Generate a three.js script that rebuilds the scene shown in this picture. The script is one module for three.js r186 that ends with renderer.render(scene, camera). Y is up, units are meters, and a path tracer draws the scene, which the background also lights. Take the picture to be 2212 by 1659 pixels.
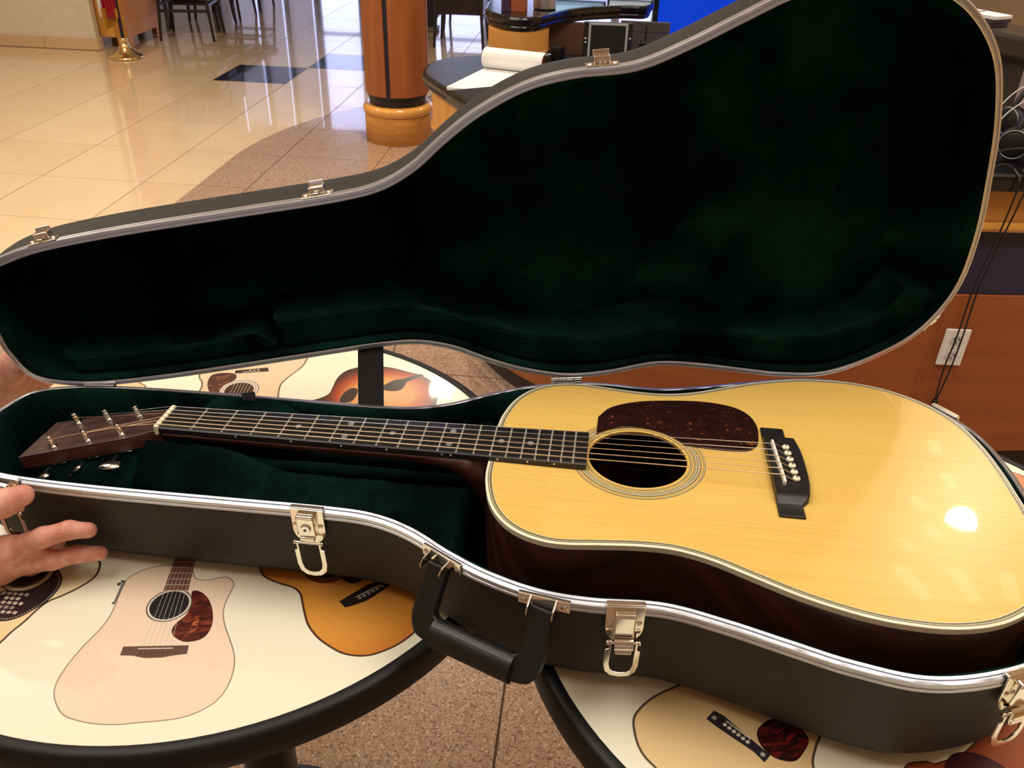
import * as THREE from 'three';
import { RoundedBoxGeometry } from 'three/addons/geometries/RoundedBoxGeometry.js';
import { mergeGeometries, mergeVertices, toCreasedNormals } from 'three/addons/utils/BufferGeometryUtils.js';
import { MarchingCubes } from 'three/addons/objects/MarchingCubes.js';
import { RectAreaLightUniformsLib } from 'three/addons/lights/RectAreaLightUniformsLib.js';
RectAreaLightUniformsLib.init();

// ---------------------------------------------------------------- camera, sky, exposure
const scene = new THREE.Scene();
const renderer = new THREE.WebGLRenderer();
renderer.toneMapping = THREE.LinearToneMapping;
renderer.toneMappingExposure = 0.485;
renderer.shadowMap.enabled = true;
const camera = new THREE.PerspectiveCamera(47.96, 2212 / 1659, 0.05, 120);
camera.position.set(0, 1.437, 0);
camera.quaternion.setFromRotationMatrix(new THREE.Matrix4().makeBasis(
  new THREE.Vector3(0.99955, 0.02547, -0.01584), new THREE.Vector3(-0.03, 0.84873, -0.52798), new THREE.Vector3(0, 0.52822, 0.84911)));
camera.focus = 1.12;
camera.userData.fStop = 17;
scene.add(camera);
scene.background = new THREE.Color(0.56, 0.62, 1.0);      // bright overcast sky outside the far windows
scene.backgroundIntensity = 5.2;
const LAMP = new THREE.Color(1.0, 0.87, 0.71), LAMP_POWER = 30, LAMP_Y = 2.79;
// unseen downlights, some sited by their glints, others for room light: x, z, label
const LAMPS = [
  [2.02, -3.14, 'round recessed downlight in the ceiling above the right-hand counter'],
  [-0.41, -4.23, 'round recessed downlight in the ceiling between table and wooden column'],
  [-2.75, -5.3, 'unseen round downlight in the ceiling, lighting the floor before the flag'],
  [-2.3, -2.7, 'unseen round downlight in the ceiling, placed to brighten the floor left of the tables'],
  [-4.6, -3.0, 'unseen round downlight in the ceiling near the left wall, lighting the floor there'],
  [1.4, -6.3, 'unseen round downlight in the ceiling, lighting the area behind the reception ledge'],
  [3.1, -0.9, 'unseen round downlight in the ceiling near the right wall, lighting that side'],
];
// added ceiling panels giving soft fill over the tables: x, z, label
const FILL_COLOR = new THREE.Color(1.0, 0.955, 0.885), FILL_POWER = 8.8;
const FILL_PANELS = [
  [-0.95, -0.75, 'added square fill panel glowing above the left table'],
  [0.95, -0.72, 'added square fill panel glowing above the right table'],
  [-2.6, -1.6, 'added square fill panel glowing left of the tables'],
];

// ---------------------------------------------------------------- helpers
let seed = 7;
const rnd = () => { seed = (seed * 1664525 + 1013904223) >>> 0; return seed / 4294967296; };
const V = (x, y, z) => new THREE.Vector3(x, y, z);
const used = {};
function numbered(n) { used[n] = (used[n] ?? -1) + 1; return used[n] ? n + '_' + String(used[n]).padStart(3, '0') : n; }
function mesh(name, geo, mat, parent) {
  const m = new THREE.Mesh(geo, mat);
  m.name = (!parent || parent === scene) ? numbered(name) : name;
  m.castShadow = m.receiveShadow = true;
  (parent ?? scene).add(m);
  return m;
}
function group(name, parent = scene) { const g = new THREE.Group(); g.name = parent === scene ? numbered(name) : name; parent.add(g); return g; }
function tag(o, label, category, grp) { o.userData = { ...o.userData, label, category }; if (grp) o.userData.group = grp; return o; }
function struct(o, label) { o.userData.kind = 'structure'; if (label) o.userData.label = label; return o; }
const lin = (r, g, b) => new THREE.Color().setRGB(r / 255, g / 255, b / 255, THREE.SRGBColorSpace);
function mat(color, roughness = 0.6, extra = {}) { return new THREE.MeshPhysicalMaterial({ color, roughness, ...extra }); }

// tileable value noise
const P = new Uint16Array(4096).map(() => Math.floor(rnd() * 65536));
function vn(x, y, per) {
  const xi = Math.floor(x), yi = Math.floor(y), fx = x - xi, fy = y - yi;
  const h = (a, b) => { a = ((a % per) + per) % per; b = ((b % per) + per) % per; return P[(a * 131 + b * 733 + ((a * b) % 97)) & 4095] / 65535; };
  const u = fx * fx * (3 - 2 * fx), v = fy * fy * (3 - 2 * fy);
  return (h(xi, yi) * (1 - u) + h(xi + 1, yi) * u) * (1 - v) + (h(xi, yi + 1) * (1 - u) + h(xi + 1, yi + 1) * u) * v;
}
function fbm(x, y, per, oct = 4) { let s = 0, a = 0.5, t = 0; for (let i = 0; i < oct; i++) { s += a * vn(x, y, per); t += a; a *= 0.5; x *= 2; y *= 2; per *= 2; } return s / t; }
function hash3(x, y, z) { const s = Math.sin(x * 127.1 + y * 311.7 + z * 74.7) * 43758.5453; return s - Math.floor(s); }
function dataTex(w, h, fn, { srgb = true, size = 1, sizeY } = {}) {
  const d = new Uint8Array(w * h * 4);
  for (let j = 0; j < h; j++) for (let i = 0; i < w; i++) {
    const c = fn(i / w, j / h), k = (j * w + i) * 4;
    d[k] = c[0]; d[k + 1] = c[1]; d[k + 2] = c[2]; d[k + 3] = 255;
  }
  const t = new THREE.DataTexture(d, w, h);
  t.wrapS = t.wrapT = THREE.RepeatWrapping; t.magFilter = THREE.LinearFilter; t.minFilter = THREE.LinearMipmapLinearFilter; t.generateMipmaps = true;
  if (srgb) t.colorSpace = THREE.SRGBColorSpace;
  t.repeat.set(1 / size, 1 / (sizeY ?? size)); t.needsUpdate = true;
  return t;
}
const mixc = (a, b, t) => [a[0] + (b[0] - a[0]) * t, a[1] + (b[1] - a[1]) * t, a[2] + (b[2] - a[2]) * t];
const clamp = (x, a = 0, b = 1) => Math.min(b, Math.max(a, x));
function woodTex(a, b, stretch = 10, size = 0.6) {          // grain runs along u
  return dataTex(256, 256, (u, v) => {
    const w = fbm(u * 3, v * 3, 3, 3) * 0.35;
    const g = 0.6 * fbm(u * 4, (v + w * 0.12) * 4 * stretch, 4 * stretch, 3) + 0.4 * (0.5 + 0.5 * Math.sin((v + w * 0.25) * Math.PI * 2 * 9));
    return mixc(a, b, clamp(g * 1.15 - 0.08));
  }, { size });
}
// uv in metres from two axes of the position
function planarUV(g, a = 'x', b = 'z') {
  const p = g.attributes.position, n = p.count, uv = new Float32Array(n * 2), k = { x: 0, y: 1, z: 2 };
  for (let i = 0; i < n; i++) { uv[2 * i] = p.array[3 * i + k[a]]; uv[2 * i + 1] = p.array[3 * i + k[b]]; }
  g.setAttribute('uv', new THREE.BufferAttribute(uv, 2)); return g;
}
// uv in metres chosen per face by its main direction; grain runs along `grain`
function boxUV(g, grain = 'x') {
  g = g.index ? g.toNonIndexed() : g; g.computeVertexNormals();
  const p = g.attributes.position.array, n = g.attributes.normal.array, m = p.length / 3, uv = new Float32Array(m * 2);
  for (let f = 0; f < m; f += 3) {
    const ax = [0, 1, 2].map(k => Math.abs(n[3 * f + k] + n[3 * f + 3 + k] + n[3 * f + 6 + k]));
    const d = ax.indexOf(Math.max(...ax)), rest = [0, 1, 2].filter(k => k !== d), gi = 'xyz'.indexOf(grain);
    const [ua, va] = rest[0] === gi ? rest : rest[1] === gi ? [rest[1], rest[0]] : rest;
    for (let q = f; q < f + 3; q++) { uv[2 * q] = p[3 * q + ua]; uv[2 * q + 1] = p[3 * q + va]; }
  }
  g.setAttribute('uv', new THREE.BufferAttribute(uv, 2)); return g;
}
function rbox(w, h, d, r = 0.004, seg = 2) { return new RoundedBoxGeometry(w, h, d, seg, Math.min(r, w / 2.01, h / 2.01, d / 2.01)); }
function at(g, x, y, z, rx = 0, ry = 0, rz = 0) { if (rx) g.rotateX(rx); if (ry) g.rotateY(ry); if (rz) g.rotateZ(rz); g.translate(x, y, z); return g; }
function join(list) { return mergeGeometries(list.map(g => { g = g.index ? g.toNonIndexed() : g; for (const k of Object.keys(g.attributes)) if (!['position', 'normal', 'uv'].includes(k)) g.deleteAttribute(k); if (!g.attributes.uv) planarUV(g); return g; })); }
function tube(pts, r, seg = 24, rad = 8, closed = false) { return new THREE.TubeGeometry(new THREE.CatmullRomCurve3(pts.map(p => p.isVector3 ? p : V(...p)), closed), seg, r, rad, closed); }
function lathe(pts, seg = 32) { return new THREE.LatheGeometry(pts.map(p => new THREE.Vector2(...p)), seg); }
// closed Catmull-Rom through 2-D points
function spline2(P2, n = 6) {
  const N = P2.length, out = [];
  for (let i = 0; i < N; i++) {
    const [p0, p1, p2, p3] = [P2[(i + N - 1) % N], P2[i], P2[(i + 1) % N], P2[(i + 2) % N]];
    for (let j = 0; j < n; j++) { const u = j / n; out.push([0, 1].map(k => 0.5 * (2 * p1[k] + (p2[k] - p0[k]) * u + (2 * p0[k] - 5 * p1[k] + 4 * p2[k] - p3[k]) * u * u + (3 * p1[k] - p0[k] - 3 * p2[k] + p3[k]) * u ** 3))); }
  }
  return out;
}
const mirrored = H => [...H, ...H.slice(1, -1).reverse().map(([a, b]) => [a, -b])];
function normals2(O) { return O.map((p, i) => { const a = O[(i + O.length - 1) % O.length], b = O[(i + 1) % O.length], l = Math.hypot(b[0] - a[0], b[1] - a[1]); return [-(b[1] - a[1]) / l, (b[0] - a[0]) / l]; }); }
// outline in (x, z) going head -> +z side -> tail -> -z side: outward normal
function offset2(O, d) { const n = normals2(O); return O.map((p, i) => [p[0] + n[i][0] * d, p[1] + n[i][1] * d]); }
// rings: arrays of [x, y, z] of equal length, skinned in turn; cap joins mirrored points
function loft(rings, { capA = false, capB = false, closedV = false } = {}) {
  const N = rings[0].length, M = rings.length, pos = [], uv = [], idx = [];
  for (const r of rings) r.forEach((p, i) => { pos.push(...p); uv.push(p[0] + p[1] * 0.5, p[2] + p[1] * 0.5); });
  const q = (a, b, c, d) => idx.push(a, b, c, a, c, d);
  for (let m = 0; m < M - (closedV ? 0 : 1); m++) for (let i = 0; i < N; i++) { const j = (i + 1) % N, k = (m + 1) % M; q(m * N + i, k * N + i, k * N + j, m * N + j); }
  const cap = (m, flip) => { for (let i = 0; i < N / 2; i++) { const a = m * N + i, b = m * N + i + 1, c = m * N + (N - i - 1) % N, d = m * N + (N - i) % N; flip ? q(d, c, b, a) : q(a, b, c, d); } };
  if (capA) cap(0, false); if (capB) cap(M - 1, true);
  const g = new THREE.BufferGeometry();
  g.setAttribute('position', new THREE.Float32BufferAttribute(pos, 3)); g.setAttribute('uv', new THREE.Float32BufferAttribute(uv, 2)); g.setIndex(idx);
  g.computeVertexNormals(); return g;
}
const creased = (g, a = 0.6) => toCreasedNormals(g, a);
function shapeOf(pts) { return new THREE.Shape(pts.map(p => new THREE.Vector2(...p))); }
// outline in (x, z) standing between heights y0 and y1
function prism(pts, y0, y1, bevel = 0, holes = []) {
  const s = shapeOf(pts.map(([x, z]) => [x, -z])); for (const h of holes) s.holes.push(new THREE.Path(h.map(([x, z]) => new THREE.Vector2(x, -z))));
  const g = new THREE.ExtrudeGeometry(s, { depth: y1 - y0 - 2 * bevel, bevelEnabled: bevel > 0, bevelThickness: bevel, bevelSize: bevel, bevelOffset: -bevel, bevelSegments: 2, curveSegments: 24 });
  g.rotateX(-Math.PI / 2); g.translate(0, y0 + bevel, 0); return g;
}
const circlePts = (x, z, r, n = 48) => Array.from({ length: n }, (_, i) => [x + r * Math.cos(i / n * 2 * Math.PI), z + r * Math.sin(i / n * 2 * Math.PI)]);
function ringFlat(ri, ro, y, n = 72) { const g = new THREE.RingGeometry(ri, ro, n, 1); g.rotateX(-Math.PI / 2); g.translate(0, y, 0); return g; }

// ---------------------------------------------------------------- materials
const M = {};
M.chrome = mat(new THREE.Color(0.86, 0.80, 0.70), 0.14, { metalness: 1 });
M.silver = mat(new THREE.Color(0.80, 0.80, 0.80), 0.22, { metalness: 1 });
M.aluminium = mat(new THREE.Color(0.60, 0.62, 0.67), 0.40, { metalness: 1 });
M.brass = mat(new THREE.Color(0.83, 0.62, 0.30), 0.16, { metalness: 1 });
const leather = dataTex(256, 256, (u, v) => { const k = 255 * (0.5 * fbm(u * 24, v * 24, 24, 2) + 0.5 * vn(u * 64, v * 64, 64)); return [k, k, k]; }, { srgb: false, size: 0.06 });
M.shell = mat(lin(47, 46, 42), 0.58, { specularIntensity: 0.6, bumpMap: leather, bumpScale: 0.00025 });
M.handle = mat(lin(20, 21, 22), 0.40, { bumpMap: leather, bumpScale: 0.00014 });
const plush = dataTex(256, 256, (u, v) => { const k = fbm(u * 5, v * 5, 5, 6); return mixc([6, 15, 14], [19, 46, 41], clamp(k * 2.0 - 0.55)); }, { size: 0.30 });
const plushBump = dataTex(256, 256, (u, v) => { const k = 255 * fbm(u * 32, v * 32, 32, 3); return [k, k, k]; }, { srgb: false, size: 0.08 });
M.velvet = mat(0xffffff, 1.0, { map: plush, bumpMap: plushBump, bumpScale: 0.0015, sheen: 0.25, sheenColor: new THREE.Color(0.012, 0.04, 0.034), sheenRoughness: 0.55, specularIntensity: 0 });
M.black = mat(lin(20, 20, 21), 0.45);
M.rubber = mat(lin(17, 17, 18), 0.48, { specularIntensity: 0.7 });
const web = dataTex(64, 64, (u, v) => { const k = (Math.sin(v * Math.PI * 32) * 0.5 + 0.5) * 200 + 40 * vn(u * 8, v * 8, 8); return [k, k, k]; }, { srgb: false, size: 0.03 });
M.web = mat(lin(26, 26, 27), 0.8, { bumpMap: web, bumpScale: 0.0006 });
M.ivory = mat(lin(250, 244, 214), 0.3);
M.bone = mat(lin(250, 246, 230), 0.35);
M.ebony = mat(lin(30, 28, 28), 0.42, { map: null });
const spruce = dataTex(512, 1024, (u, v) => {
  const w = fbm(u * 3, v * 6, 6, 3), line = vn(v * 260 + w * 3, u * 2, 260), fleck = vn(u * 90, v * 220, 220);
  let c = mixc([247, 208, 116], [236, 188, 92], clamp(0.25 + 0.5 * line * line + 0.35 * (w - 0.5)));
  if (fleck > 0.86) c = mixc(c, [226, 168, 84], (fleck - 0.86) * 2.2);
  return c;
}, { size: 0.42 });
M.spruce = mat(0xffffff, 0.3, { map: spruce, clearcoat: 0.85, clearcoatRoughness: 0.018 });
const rosewood = woodTex([44, 22, 18], [82, 44, 34], 16, 0.25);
M.rosewood = mat(0xffffff, 0.35, { map: rosewood, clearcoat: 0.6, clearcoatRoughness: 0.08 });
const headwood = woodTex([62, 41, 38], [84, 57, 50], 16, 0.12);
M.headplate = mat(0xffffff, 0.42, { map: headwood, clearcoat: 0.25, clearcoatRoughness: 0.3 });
const mahogany = woodTex([74, 40, 30], [98, 57, 42], 14, 0.15);
M.mahogany = mat(0xffffff, 0.45, { map: mahogany });
function tortoise(bright) { return dataTex(512, 512, (u, v) => {
  const a = fbm(u * 9 + 3 * fbm(u * 5, v * 5, 5, 3), v * 18, 18, 4), b = fbm(u * 22, v * 40 + 2 * a, 40, 3);
  let c = mixc([34, 18, 18], [52, 26, 22], a);
  const k = clamp((b - 0.64) * 7) * clamp((a - 0.48) * 7); c = mixc(c, bright, k);
  return c;
}, { size: 0.085 }); }
M.tortoise = mat(0xffffff, 0.16, { map: tortoise([168, 92, 50]), clearcoat: 0.6, clearcoatRoughness: 0.05 });
M.bronze = mat(new THREE.Color(0.85, 0.60, 0.36), 0.35, { metalness: 1 });
M.fretwire = mat(lin(196, 192, 182), 0.35, { metalness: 0.35 });
M.steel = mat(new THREE.Color(0.80, 0.78, 0.74), 0.25, { metalness: 1 });
M.pearl = mat(lin(150, 150, 150), 0.25);
M.white = mat(lin(240, 238, 234), 0.5);
M.hole = mat(lin(74, 44, 34), 0.7);
const cherry = woodTex([140, 78, 37], [164, 95, 49], 12, 0.8);
M.cherry = mat(0xffffff, 0.42, { map: cherry });
const panelwood = woodTex([146, 76, 32], [163, 89, 42], 12, 0.8);
M.panel = mat(0xffffff, 0.5, { map: panelwood });
const maple = woodTex([206, 142, 64], [224, 162, 80], 12, 0.7);
M.maple = mat(0xffffff, 0.4, { map: maple });
M.maplegloss = mat(0xffffff, 0.18, { map: maple, clearcoat: 0.6, clearcoatRoughness: 0.08 });
M.navy = mat(lin(34, 32, 62), 0.55);
const granite = dataTex(256, 256, (u, v) => { const a = vn(u * 60, v * 60, 60), b = vn(u * 130, v * 130, 130); const k = 16 + 10 * a + (b > 0.86 ? 26 : 0); return [k, k, k + 2]; }, { size: 0.2 });
M.granite = mat(0xffffff, 0.12, { map: granite });
M.greytop = mat(lin(46, 56, 66), 0.3);
M.darkwood = mat(lin(30, 22, 20), 0.4);
M.paper = mat(lin(244, 242, 240), 0.85);
M.screen = mat(lin(40, 42, 40), 0.18);

// ---------------------------------------------------------------- the room
const YAW = -0.0915, CY = Math.cos(0.0915), SY = Math.sin(0.0915);
const room2world = (lx, lz) => [CY * lx - SY * lz, SY * lx + CY * lz];
function roomMesh(name, geo, m, label) { const o = mesh(name, geo, m); o.rotation.y = YAW; return struct(o, label); }
const TILE = 0.52325, LX0 = -2.7183, LZ0 = -4.9433;
const ROOM = { x0: -5.6, x1: 3.9, z0: -13.4, z1: 3.2, h: 2.8 };
const plaster = dataTex(256, 256, (u, v) => { const k = fbm(u * 30, v * 30, 30, 3) * 10 - 5; return [214 + k, 203 + k, 184 + k]; }, { size: 1.2 });
const plasterBump = dataTex(256, 256, (u, v) => { const k = 255 * fbm(u * 60, v * 60, 60, 2); return [k, k, k]; }, { srgb: false, size: 0.6 });
M.plaster = mat(0xffffff, 0.85, { map: plaster, bumpMap: plasterBump, bumpScale: 0.0008 });
M.plasterGold = mat(lin(228, 190, 126), 0.85, { bumpMap: plasterBump, bumpScale: 0.0008 });
M.ceiling = mat(lin(236, 228, 210), 0.95);
M.grout = mat(lin(98, 78, 60), 0.95);
const stone = (a, b, c) => dataTex(512, 512, (u, v) => { const k = fbm(u * 5, v * 5, 5, 5), f = vn(u * 120, v * 120, 120); return mixc(mixc(a, b, k), c, f > 0.8 ? 0.25 : 0); }, { size: 1.05 });
const beige = [stone([228, 206, 173], [219, 194, 158], [206, 178, 141]), stone([223, 200, 167], [215, 189, 153], [202, 173, 136])];
const floorRough = dataTex(256, 256, (u, v) => { const k = 70 + 90 * fbm(u * 8, v * 8, 8, 4); return [k, k, k]; }, { srgb: false, size: 0.9 });
M.tile = beige.map(t => mat(0xffffff, 0.34, { map: t, roughnessMap: floorRough, clearcoat: 1, clearcoatRoughness: 0.035 }));
M.tileBlack = mat(lin(26, 26, 40), 0.10, { clearcoat: 0.5, clearcoatRoughness: 0.04 });
// terrazzo: angular chips of several browns in a sandy binder
const chipN = 160, chips = Array.from({ length: chipN * chipN }, () => [rnd(), rnd(), rnd(), rnd()]);
const terr = dataTex(1024, 1024, (u, v) => {
  const x = u * chipN, y = v * chipN, xi = Math.floor(x), yi = Math.floor(y); let d1 = 9, best;
  for (let a = -1; a <= 1; a++) for (let b = -1; b <= 1; b++) {
    const c = chips[((yi + b + chipN) % chipN) * chipN + (xi + a + chipN) % chipN];
    const d = Math.hypot((x - xi - a - c[0]) * (0.7 + c[3] * 0.8), y - yi - b - c[1]) / (0.28 + 0.5 * c[2]); if (d < d1) { d1 = d; best = c; }
  }
  const base = mixc([164, 138, 117], [182, 155, 132], fbm(u * 40, v * 40, 40, 3));
  if (d1 > 0.82) return base;
  const k = best[3];
  return k < 0.15 ? [124, 96, 80] : k < 0.36 ? [146, 117, 98] : k < 0.56 ? [186, 160, 139] : k < 0.66 ? [212, 186, 162] : mixc(base, [158, 122, 98], 0.6);
}, { size: 0.62 });
M.terrazzo = mat(0xffffff, 0.4, { map: terr, roughnessMap: floorRough, clearcoat: 1, clearcoatRoughness: 0.04 });

// floor: slab with grout, one polished tile per grid cell, terrazzo field with a round end laid among them
const RW = ROOM.x1 - ROOM.x0, RD = ROOM.z1 - ROOM.z0, RCX = (ROOM.x0 + ROOM.x1) / 2, RCZ = (ROOM.z0 + ROOM.z1) / 2;
const floor = roomMesh('floor', planarUV(at(new THREE.BoxGeometry(RW + 0.6, 0.12, RD + 0.6), RCX, -0.0635, RCZ)), M.grout);
{
  const FC = [0.0606, -4.3086], FR = 1.985;
  const field = [...Array.from({ length: 73 }, (_, i) => [FC[0] - FR * Math.cos(Math.PI * i / 72), FC[1] - FR * Math.sin(Math.PI * i / 72)]), [FC[0] + FR, 2.3], [FC[0] - FR, 2.3]];
  const clip = (poly, x0, x1, z0, z1) => {
    for (const [k, v, s] of [[0, x0, 1], [0, x1, -1], [1, z0, 1], [1, z1, -1]]) {
      const out = [];
      poly.forEach((p, i) => { const q = poly[(i + 1) % poly.length], a = (p[k] - v) * s, b = (q[k] - v) * s; if (a >= 0) out.push(p); if ((a >= 0) !== (b >= 0)) { const t = a / (a - b); out.push([p[0] + (q[0] - p[0]) * t, p[1] + (q[1] - p[1]) * t]); } });
      poly = out;
    }
    return poly;
  };
  const g = 0.0024, B = 0.0003;
  const plate = (x0, x1, z0, z1, y) => {
    const w = x1 - x0 - 2 * g, d = z1 - z0 - 2 * g, cx = (x0 + x1) / 2, cz = (z0 + z1) / 2, h = 0.012;
    const pts = [], ix = [];
    for (const [s, yy] of [[0, y - h], [0, y - B], [B, y]]) for (const [a, b] of [[-1, -1], [1, -1], [1, 1], [-1, 1]]) pts.push(cx + a * (w / 2 - s), yy, cz + b * (d / 2 - s));
    for (let r = 0; r < 2; r++) for (let i = 0; i < 4; i++) { const a = r * 4 + i, b = r * 4 + (i + 1) % 4; ix.push(a, a + 4, b + 4, a, b + 4, b); }
    ix.push(8, 10, 9, 8, 11, 10);
    let q = new THREE.BufferGeometry(); q.setAttribute('position', new THREE.Float32BufferAttribute(pts, 3)); q.setIndex(ix); q = q.toNonIndexed(); q.computeVertexNormals();
    return planarUV(q);
  };
  camera.updateMatrixWorld(); camera.updateProjectionMatrix();
  const cells = [];
  for (let i = -6; i < 14; i++) for (let j = -17; j < 16; j++) {
    const x0 = LX0 + i * TILE, z0 = LZ0 + j * TILE, x1 = x0 + TILE, z1 = z0 + TILE, cx = x0 + TILE / 2, cz = z0 + TILE / 2;
    if (cx < ROOM.x0 || cx > ROOM.x1 || cz < ROOM.z0 || cz > ROOM.z1) continue;
    const [wx, wz] = room2world(cx, cz), p = V(wx, 0, wz).applyMatrix4(camera.matrixWorldInverse);
    const s = V(wx, 0, wz).project(camera), inView = p.z < 0 && Math.abs(s.x) < 1.15 && Math.abs(s.y) < 1.2;
    cells.push({ i, j, x0, x1, z0, z1, rank: inView ? -p.z : 100 - p.z });
  }
  cells.sort((a, b) => a.rank - b.rank);
  const rest = [], restT = [];
  let count = 0;
  for (const c of cells) {
    const piece = clip(field, c.x0 + g, c.x1 - g, c.z0 + g, c.z1 - g);
    const area = Math.abs(piece.reduce((s, p, k) => { const q = piece[(k + 1) % piece.length]; return s + p[0] * q[1] - q[0] * p[1]; }, 0)) / 2;
    const full = area > (TILE - 2 * g) ** 2 - 1e-6, some = piece.length > 2;
    const black = (c.i === 0 && c.j === -3) || (c.i === 1 && c.j === -4);
    const seen = c.rank < 50 && count < 285;
    if (!full) {
      const q = plate(c.x0, c.x1, c.z0, c.z1, -0.0012 - 0.0002 * hash3(c.i, c.j, 1));
      if (seen) { mesh('tile', q, black ? M.tileBlack : M.tile[hash3(c.i, c.j, 3) > 0.5 ? 1 : 0], floor); count++; } else rest.push(q);
    }
    if (some) {
      const q = planarUV(prism(piece, -0.0125, -0.0004 - 0.0002 * hash3(c.i, c.j, 2)));
      if (seen) { mesh('terrazzo_tile', q, M.terrazzo, floor); count++; } else restT.push(q);
    }
  }
  if (rest.length) mesh('distant_tiles', join(rest), M.tile[0], floor).userData.kind = 'stuff';
  if (restT.length) mesh('distant_terrazzo', join(restT), M.terrazzo, floor).userData.kind = 'stuff';
}
// walls, ceiling, far glazing
const wallBox = (x0, x1, y0, y1, z0, z1) => boxUV(at(new THREE.BoxGeometry(x1 - x0, y1 - y0, z1 - z0), (x0 + x1) / 2, (y0 + y1) / 2, (z0 + z1) / 2));
roomMesh('ceiling', wallBox(ROOM.x0 - 0.2, ROOM.x1 + 0.2, ROOM.h, ROOM.h + 0.15, ROOM.z0 - 0.2, ROOM.z1 + 0.2), M.ceiling);
roomMesh('wall_right', wallBox(ROOM.x1, ROOM.x1 + 0.15, 0, ROOM.h, ROOM.z0, ROOM.z1), M.plasterGold);
roomMesh('wall_side', wallBox(ROOM.x0 - 0.15, ROOM.x0, 0, ROOM.h, ROOM.z0, ROOM.z1), M.plaster);
// wall behind the photographer; unseen window placed for cool reflections on the lid rim
roomMesh('wall_back', join([wallBox(ROOM.x0, -2.6, 0, ROOM.h, ROOM.z1, ROOM.z1 + 0.15), wallBox(1.4, ROOM.x1, 0, ROOM.h, ROOM.z1, ROOM.z1 + 0.15), wallBox(-2.6, 1.4, 0, 0.7, ROOM.z1, ROOM.z1 + 0.15), wallBox(-2.6, 1.4, 2.3, ROOM.h, ROOM.z1, ROOM.z1 + 0.15)]), M.plaster);
// near-left wall that ends in a corner beside the flag
const WZ = -6.74;
roomMesh('wall_left', wallBox(ROOM.x0, -3.945, 0, ROOM.h, WZ - 0.055, WZ), M.plaster);
M.baseboard = mat(lin(206, 176, 138), 0.4);
{
  const bb = roomMesh('baseboard_left', wallBox(ROOM.x0, -3.97, 0.0, 0.086, WZ - 0.02, WZ + 0.002), M.grout);
  let x = -3.936; const y = 0.044;
  for (const w of [0.44, 0.61, 0.61]) { mesh('panel', boxUV(at(rbox(w - 0.004, 0.084, 0.014, 0.003), x - w / 2, y, WZ + 0.008)), M.baseboard, bb); x -= w; }
  mesh('panel', boxUV(at(rbox(0.014, 0.084, 0.06, 0.003), -3.936, y, WZ - 0.025)), M.baseboard, bb);
}
// far wall: solid at left and right, glazed doors between; header above
const FZ = ROOM.z0, GX0 = -4.32, GX1 = 2.0;
// left of the doors: unseen glazing and blinds, gapped for pale streaks on the floor
M.unseen_blind = mat(lin(236, 232, 226), 0.95, { transmission: 0.35, thickness: 0 });
for (const [a, b] of [[ROOM.x0, -5.22], [-5.17, -4.81], [-4.76, GX0 - 0.03]]) {
  const w = roomMesh('window', join([wallBox(a - 0.02, a + 0.02, 0, 2.55, FZ - 0.16, FZ - 0.10), wallBox(b - 0.02, b + 0.02, 0, 2.55, FZ - 0.16, FZ - 0.10), wallBox(a, b, 2.47, 2.55, FZ - 0.16, FZ - 0.10), wallBox(a, b, 0, 0.1, FZ - 0.16, FZ - 0.10)]), mat(lin(70, 66, 62), 0.4));
  mesh('pane', planarUV(at(new THREE.PlaneGeometry(b - a - 0.04, 2.37), (a + b) / 2, 1.285, FZ - 0.13), 'x', 'y'), mat(0xffffff, 0.02, { transmission: 1, thickness: 0, ior: 1.45 }), w);
  mesh('unseen_blind', planarUV(at(new THREE.PlaneGeometry(b - a - 0.05, 2.45), (a + b) / 2, 1.26, FZ - 0.05), 'x', 'y'), M.unseen_blind, w);
}
roomMesh('wall_far', wallBox(ROOM.x0, GX0, 2.55, ROOM.h, FZ - 0.2, FZ), M.plaster);
roomMesh('wall_far', wallBox(GX1, ROOM.x1, 0, ROOM.h, FZ - 0.2, FZ), M.plaster);
roomMesh('wall_far', wallBox(GX0, GX1, 2.55, ROOM.h, FZ - 0.2, FZ), M.plaster);
M.glass = mat(0xffffff, 0.02, { transmission: 1, thickness: 0, ior: 1.45 });
M.frame = mat(lin(70, 66, 62), 0.4);
{
  const bays = [[-4.32, -3.62], [-3.62, -2.65], [-2.65, -1.75], [-1.75, -0.9], [-0.9, 0.1], [0.1, 1.05], [1.05, 2.0]];
  bays.forEach(([a, b]) => {
    const w = roomMesh('window', join([wallBox(a, a + 0.06, 0, 2.55, FZ - 0.14, FZ - 0.06), wallBox(b - 0.06, b, 0, 2.55, FZ - 0.14, FZ - 0.06), wallBox(a, b, 2.47, 2.55, FZ - 0.14, FZ - 0.06), wallBox(a, b, 0, 0.12, FZ - 0.14, FZ - 0.06), wallBox(a, b, 1.0, 1.05, FZ - 0.13, FZ - 0.07)]), M.frame);
    for (const [y0, y1] of [[0.12, 1.0], [1.05, 2.47]]) mesh('pane', planarUV(at(new THREE.PlaneGeometry(b - a - 0.12, y1 - y0), (a + b) / 2, (y0 + y1) / 2, FZ - 0.1), 'x', 'y'), M.glass, w);
  });
}
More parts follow.
